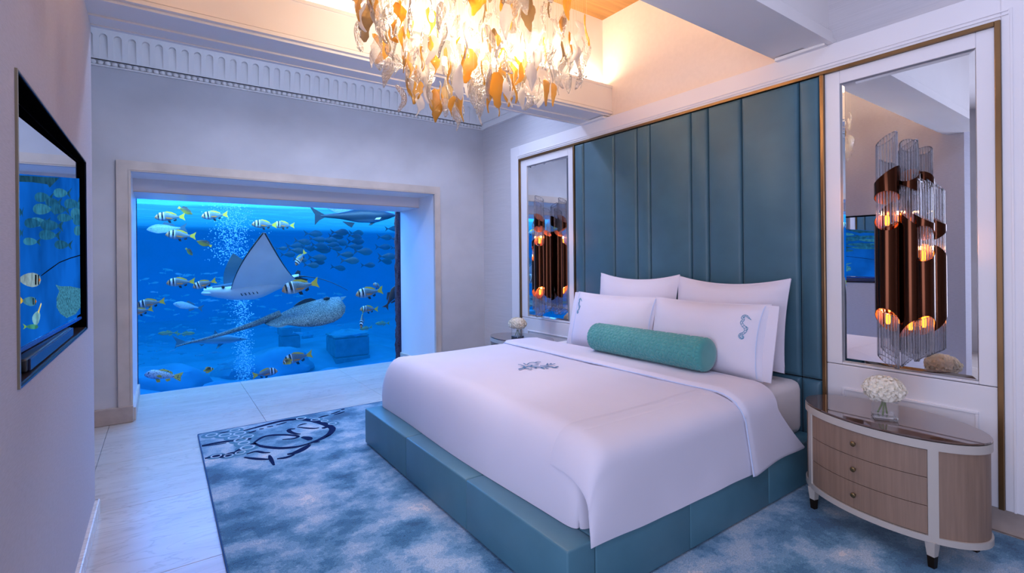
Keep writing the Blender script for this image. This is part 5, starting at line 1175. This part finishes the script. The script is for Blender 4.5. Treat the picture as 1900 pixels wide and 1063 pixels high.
# ------------------------------------------------------------------ eagle ray
p0 = at(470, 535, 1, 7.9); S = 1 / px_per_m(470, 535, 7.9)
er = empty('eagle_ray', p0, 'large white-bellied eagle ray with raised wings swimming left', 'ray')
def ray_surface(fn, nu, nv, thick):
    V, Fc = grid(fn, nu, nv); n = len(V); V2 = []
    for i in range(nu):
        for j in range(nv):
            e = math.sin(PI * i / (nu - 1)) ** .5; V2.append(Vector(V[i * nv + j]) + Vector(thick(i / (nu - 1), j / (nv - 1))))
    b = [(i * nv, (i + 1) * nv) for i in range(nu - 1)] + [(i * nv + nv - 1, (i + 1) * nv + nv - 1) for i in range(nu - 1)] + [(j, j + 1) for j in range(nv - 1)] + [((nu - 1) * nv + j, (nu - 1) * nv + j + 1) for j in range(nv - 1)]
    return V, V2, Fc, b
M_belly = pmat('ray_belly', 'c9d8e0', 0.5, noise_=((3, 3, 3), .06, 4)); M_back = pmat('ray_back', '14202c', 0.5)
# head-to-tail x (photo px from centre, right positive = tail), wing: leading/trailing x at each span fraction
def wing(side):
    def f(u, v):        # u span 0..1, v chord 0..1 (lead -> trail)
        k = u
        lead = -44 + (9 + 44) * k ** 1.15 - 9 * math.sin(PI * k); trail = 92 - (92 - 11) * k ** 0.72
        if k > .995: lead = trail = 10
        x = lead + (trail - lead) * v
        h = 117 * k ** 1.05 + (-6 + 14 * v) * (1 - k) * 0 + 22 * (v - .4) * (1 - k)
        y = (-1 if side < 0 else 1) * (12 + 62 * math.sin(k * 1.35)) 
        if side > 0: x -= 36 * k; h = 78 * k ** 1.2 + 18 * (v - .4) * (1 - k); y *= 1.3
        return p0 + Vector((x * S, y * S, (h - 4) * S))
    V, V2, Fc, b = ray_surface(f, 22, 14, lambda u, v: (0, (0.02 if side < 0 else 0.03), (0.02 + 0.05 * (1 - u)) * (math.sin(PI * min(.999, max(.001, v))) ** .6 * (1 - u * .8)) + .004))
    n = len(V)
    o = mk('wing', (V + V2, [tuple(reversed(q)) for q in Fc] + [tuple(i + n for i in q) for q in Fc] + [(p, q, n + q, n + p) for p, q in b]), M_belly, er, True)
    o.data.materials.append(M_back); nf = len(Fc)
    for pl in o.data.polygons:
        if max(pl.vertices) >= n or side > 0: pl.material_index = 1
    if side < 0:
        for v in (0.0, 1.0): mk('wing_edge', tube([f(0.12 + 0.87 * k / 16, v) for k in range(17)], [0.004 + 0.008 * k / 16 for k in range(17)], 6), M_back, er, True)
wing(-1); wing(1)
# body: belly pale, back dark
def erb(u, v):
    s = u; x = -88 + 176 * s; w_ = interp([(0, 6), (.1, 17), (.25, 22), (.5, 26), (.8, 14), (1, 5)], s); hgt = interp([(0, 5), (.1, 12), (.3, 18), (.6, 17), (.9, 8), (1, 4)], s); zc = interp([(0, -2), (.2, -4), (.5, -6), (.8, 8), (1, 24)], s); q = 2 * PI * v
    return p0 + Vector((x, w_ * math.cos(q), zc + hgt * math.sin(q))) * S
o = mk('body', grid(erb, 26, 18, False, True), M_belly, er, True); o.data.materials.append(M_back)
for pl in o.data.polygons:
    if pl.center.z > interp([(0, -.02), (.5, .03), (1, .25)], min(1, max(0, (pl.center.x / S + 88) / 176))) + .05: pl.material_index = 1
mk('snout', grid(lambda u, v: p0 + Vector((-76 - 16 * math.sin(PI / 2 * u), 13 * math.cos(2 * PI * v) * math.cos(PI / 2 * u * .98), -6 + 6 * math.sin(2 * PI * v) * math.cos(PI / 2 * u * .98))) * S, 8, 14, False, True), M_belly, er, True)
mk('eye', grid(lambda u, v: p0 + Vector((-56, -18, 6)) * S + Vector((math.sin(PI * v) * math.cos(2 * PI * u), math.sin(PI * v) * math.sin(2 * PI * u), math.cos(PI * v))) * .022, 10, 8, True), M_blk, er, True)
for k in range(5): mk('gill_slit', tube([p0 + Vector((-26 + k * 7, -25.5 + k * .2, -8 + .8 * k)) * S, p0 + Vector((-23 + k * 7, -25.8 + k * .2, -13 + .8 * k)) * S], 0.006, 5), M_back, er)
mk('pelvic_fin', poly_slab([p0 + Vector(q) * S for q in ((62, -6, 16), (84, -10, 22), (106, -8, 16), (100, -6, 8), (76, -6, 6))], (0, 1, 0), .02), M_back, er)
mk('dorsal_fin', poly_slab([p0 + Vector(q) * S for q in ((80, 0, 28), (86, 0, 36), (92, 0, 34), (92, 0, 26))], (0, 1, 0), .02), M_back, er)
tl = smooth_curve([p0 + Vector(q) * S for q in ((82, 0, 22), (100, 0, 22), (125, -2, 18), (150, -4, 10), (175, -6, -2), (192, -8, -12))], 6)
mk('tail', tube(tl, [0.028 * (1 - .86 * min(1, i / 8)) if i < 8 else .0065 - .003 * i / len(tl) for i in range(len(tl))], 7), M_back, er, True)
# ------------------------------------------------------------------ spotted stingray
q0 = at(575, 578, 1, 7.7); S2 = 1 / px_per_m(575, 578, 7.7)
srw = empty('spotted_stingray', q0, 'grey speckled stingray with a broad blunt disc swimming right', 'ray')
t = NT('stingray_speckle'); b_ = t.n('ShaderNodeBsdfPrincipled', Roughness=.55); co = t.coords((1, 1, 1)); nz = t.n('ShaderNodeTexNoise', Scale=110.0, Detail=2.0); t.l(co, nz.inputs['Vector'])
r_ = t.ramp(nz.outputs['Fac'], [(.40, lin('3c5058')), (.52, lin('6f868c')), (.64, lin('a8b8ba'))]); n2 = t.n('ShaderNodeTexNoise', Scale=2.5, Detail=3.0); t.l(co, n2.inputs['Vector']); r2 = t.ramp(n2.outputs['Fac'], [(.3, (.6, .6, .6, 1)), (.7, (1.1, 1.1, 1.1, 1))])
mu = t.n('ShaderNodeMix', data_type='RGBA', blend_type='MULTIPLY'); mu.inputs['Factor'].default_value = 1.0; t.l(r_.outputs[0], mu.inputs[6]); t.l(r2.outputs[0], mu.inputs[7]); t.l(mu.outputs[2], b_.inputs['Base Color']); t.l(b_.outputs[0], t.out.inputs[0]); M_speck = t.m
c4 = lambda x, y: ((370 + x * .1882 - 575), -(420 + y * .1882 - 578))
up_e = [c4(*q) for q in ((672, 932), (760, 880), (850, 832), (950, 788), (1050, 757), (1150, 732), (1230, 718), (1300, 712), (1360, 705), (1400, 702))]
lo_e = [c4(*q) for q in ((690, 942), (770, 955), (860, 948), (960, 970), (1080, 985), (1200, 980), (1310, 955), (1390, 912), (1424, 860), (1424, 800))]
def srf(u, v):
    k = u * 9; i = min(8, int(k)); f_ = k - i
    a = Vector(up_e[i]).lerp(Vector(up_e[i + 1]), f_); b2 = Vector(lo_e[i]).lerp(Vector(lo_e[i + 1]), f_); m = a.lerp(b2, v)
    dome = math.sin(PI * min(1, max(0, u * .96 + .02))) ** .6 * math.sin(PI * v) ** .8
    y = 26 * (.5 - v) * 1.1 - 9 * dome - 7 * max(0, u - .85) / .15
    return q0 + Vector((m.x, y, m.y)) * S2
V, V2, Fc, bnd = ray_surface(srf, 34, 16, lambda u, v: (0, .012 + .10 * math.sin(PI * v) ** .7 * math.sin(PI * min(1, u * .96 + .02)) ** .6, -.01))
n = len(V)
mk('disc', (V + V2, [tuple(reversed(q)) for q in Fc] + [tuple(i + n for i in q) for q in Fc] + [(p, q, n + q, n + p) for p, q in bnd]), M_speck, srw, True)
mk('wing_tip_curl', poly_slab([q0 + Vector((c4(*q)[0], -6, c4(*q)[1])) * S2 for q in ((1395, 702), (1455, 698), (1440, 712), (1412, 738), (1405, 735))], (0, 1, 0), .02), pmat('ray_edge', '7fb0bc', .5), srw)
mk('far_wing', poly_slab([q0 + Vector((c4(*q)[0], 16, c4(*q)[1])) * S2 for q in ((945, 782), (1000, 740), (1060, 712), (1120, 706), (1165, 722), (1170, 735), (1060, 760))], (0, 1, 0), .03), M_back, srw)
mk('eye_ridge', tube([q0 + Vector((c4(*q)[0], 10, c4(*q)[1])) * S2 for q in ((1240, 718), (1270, 712), (1305, 712))], [.012, .024, .012], 8), M_back, srw, True)
mk('lower_lobe', poly_slab([q0 + Vector((c4(*q)[0], -13, c4(*q)[1])) * S2 for q in ((690, 942), (760, 968), (810, 972), (870, 950), (780, 945))], (0, 1, 0), .015), pmat('ray_edge', '7fb0bc', .5), srw)
tp = smooth_curve([q0 + Vector((c4(*q)[0], 12, c4(*q)[1])) * S2 for q in ((820, 850), (700, 890), (600, 925), (480, 960), (330, 1000), (180, 1035), (40, 1062), (-60, 1085))], 5)
mk('tail', tube(tp, [.05 * (1 - i / len(tp)) ** 1.2 + .008 for i in range(len(tp))], 8), M_speck, srw, True)
print('objects', len(bpy.data.objects))
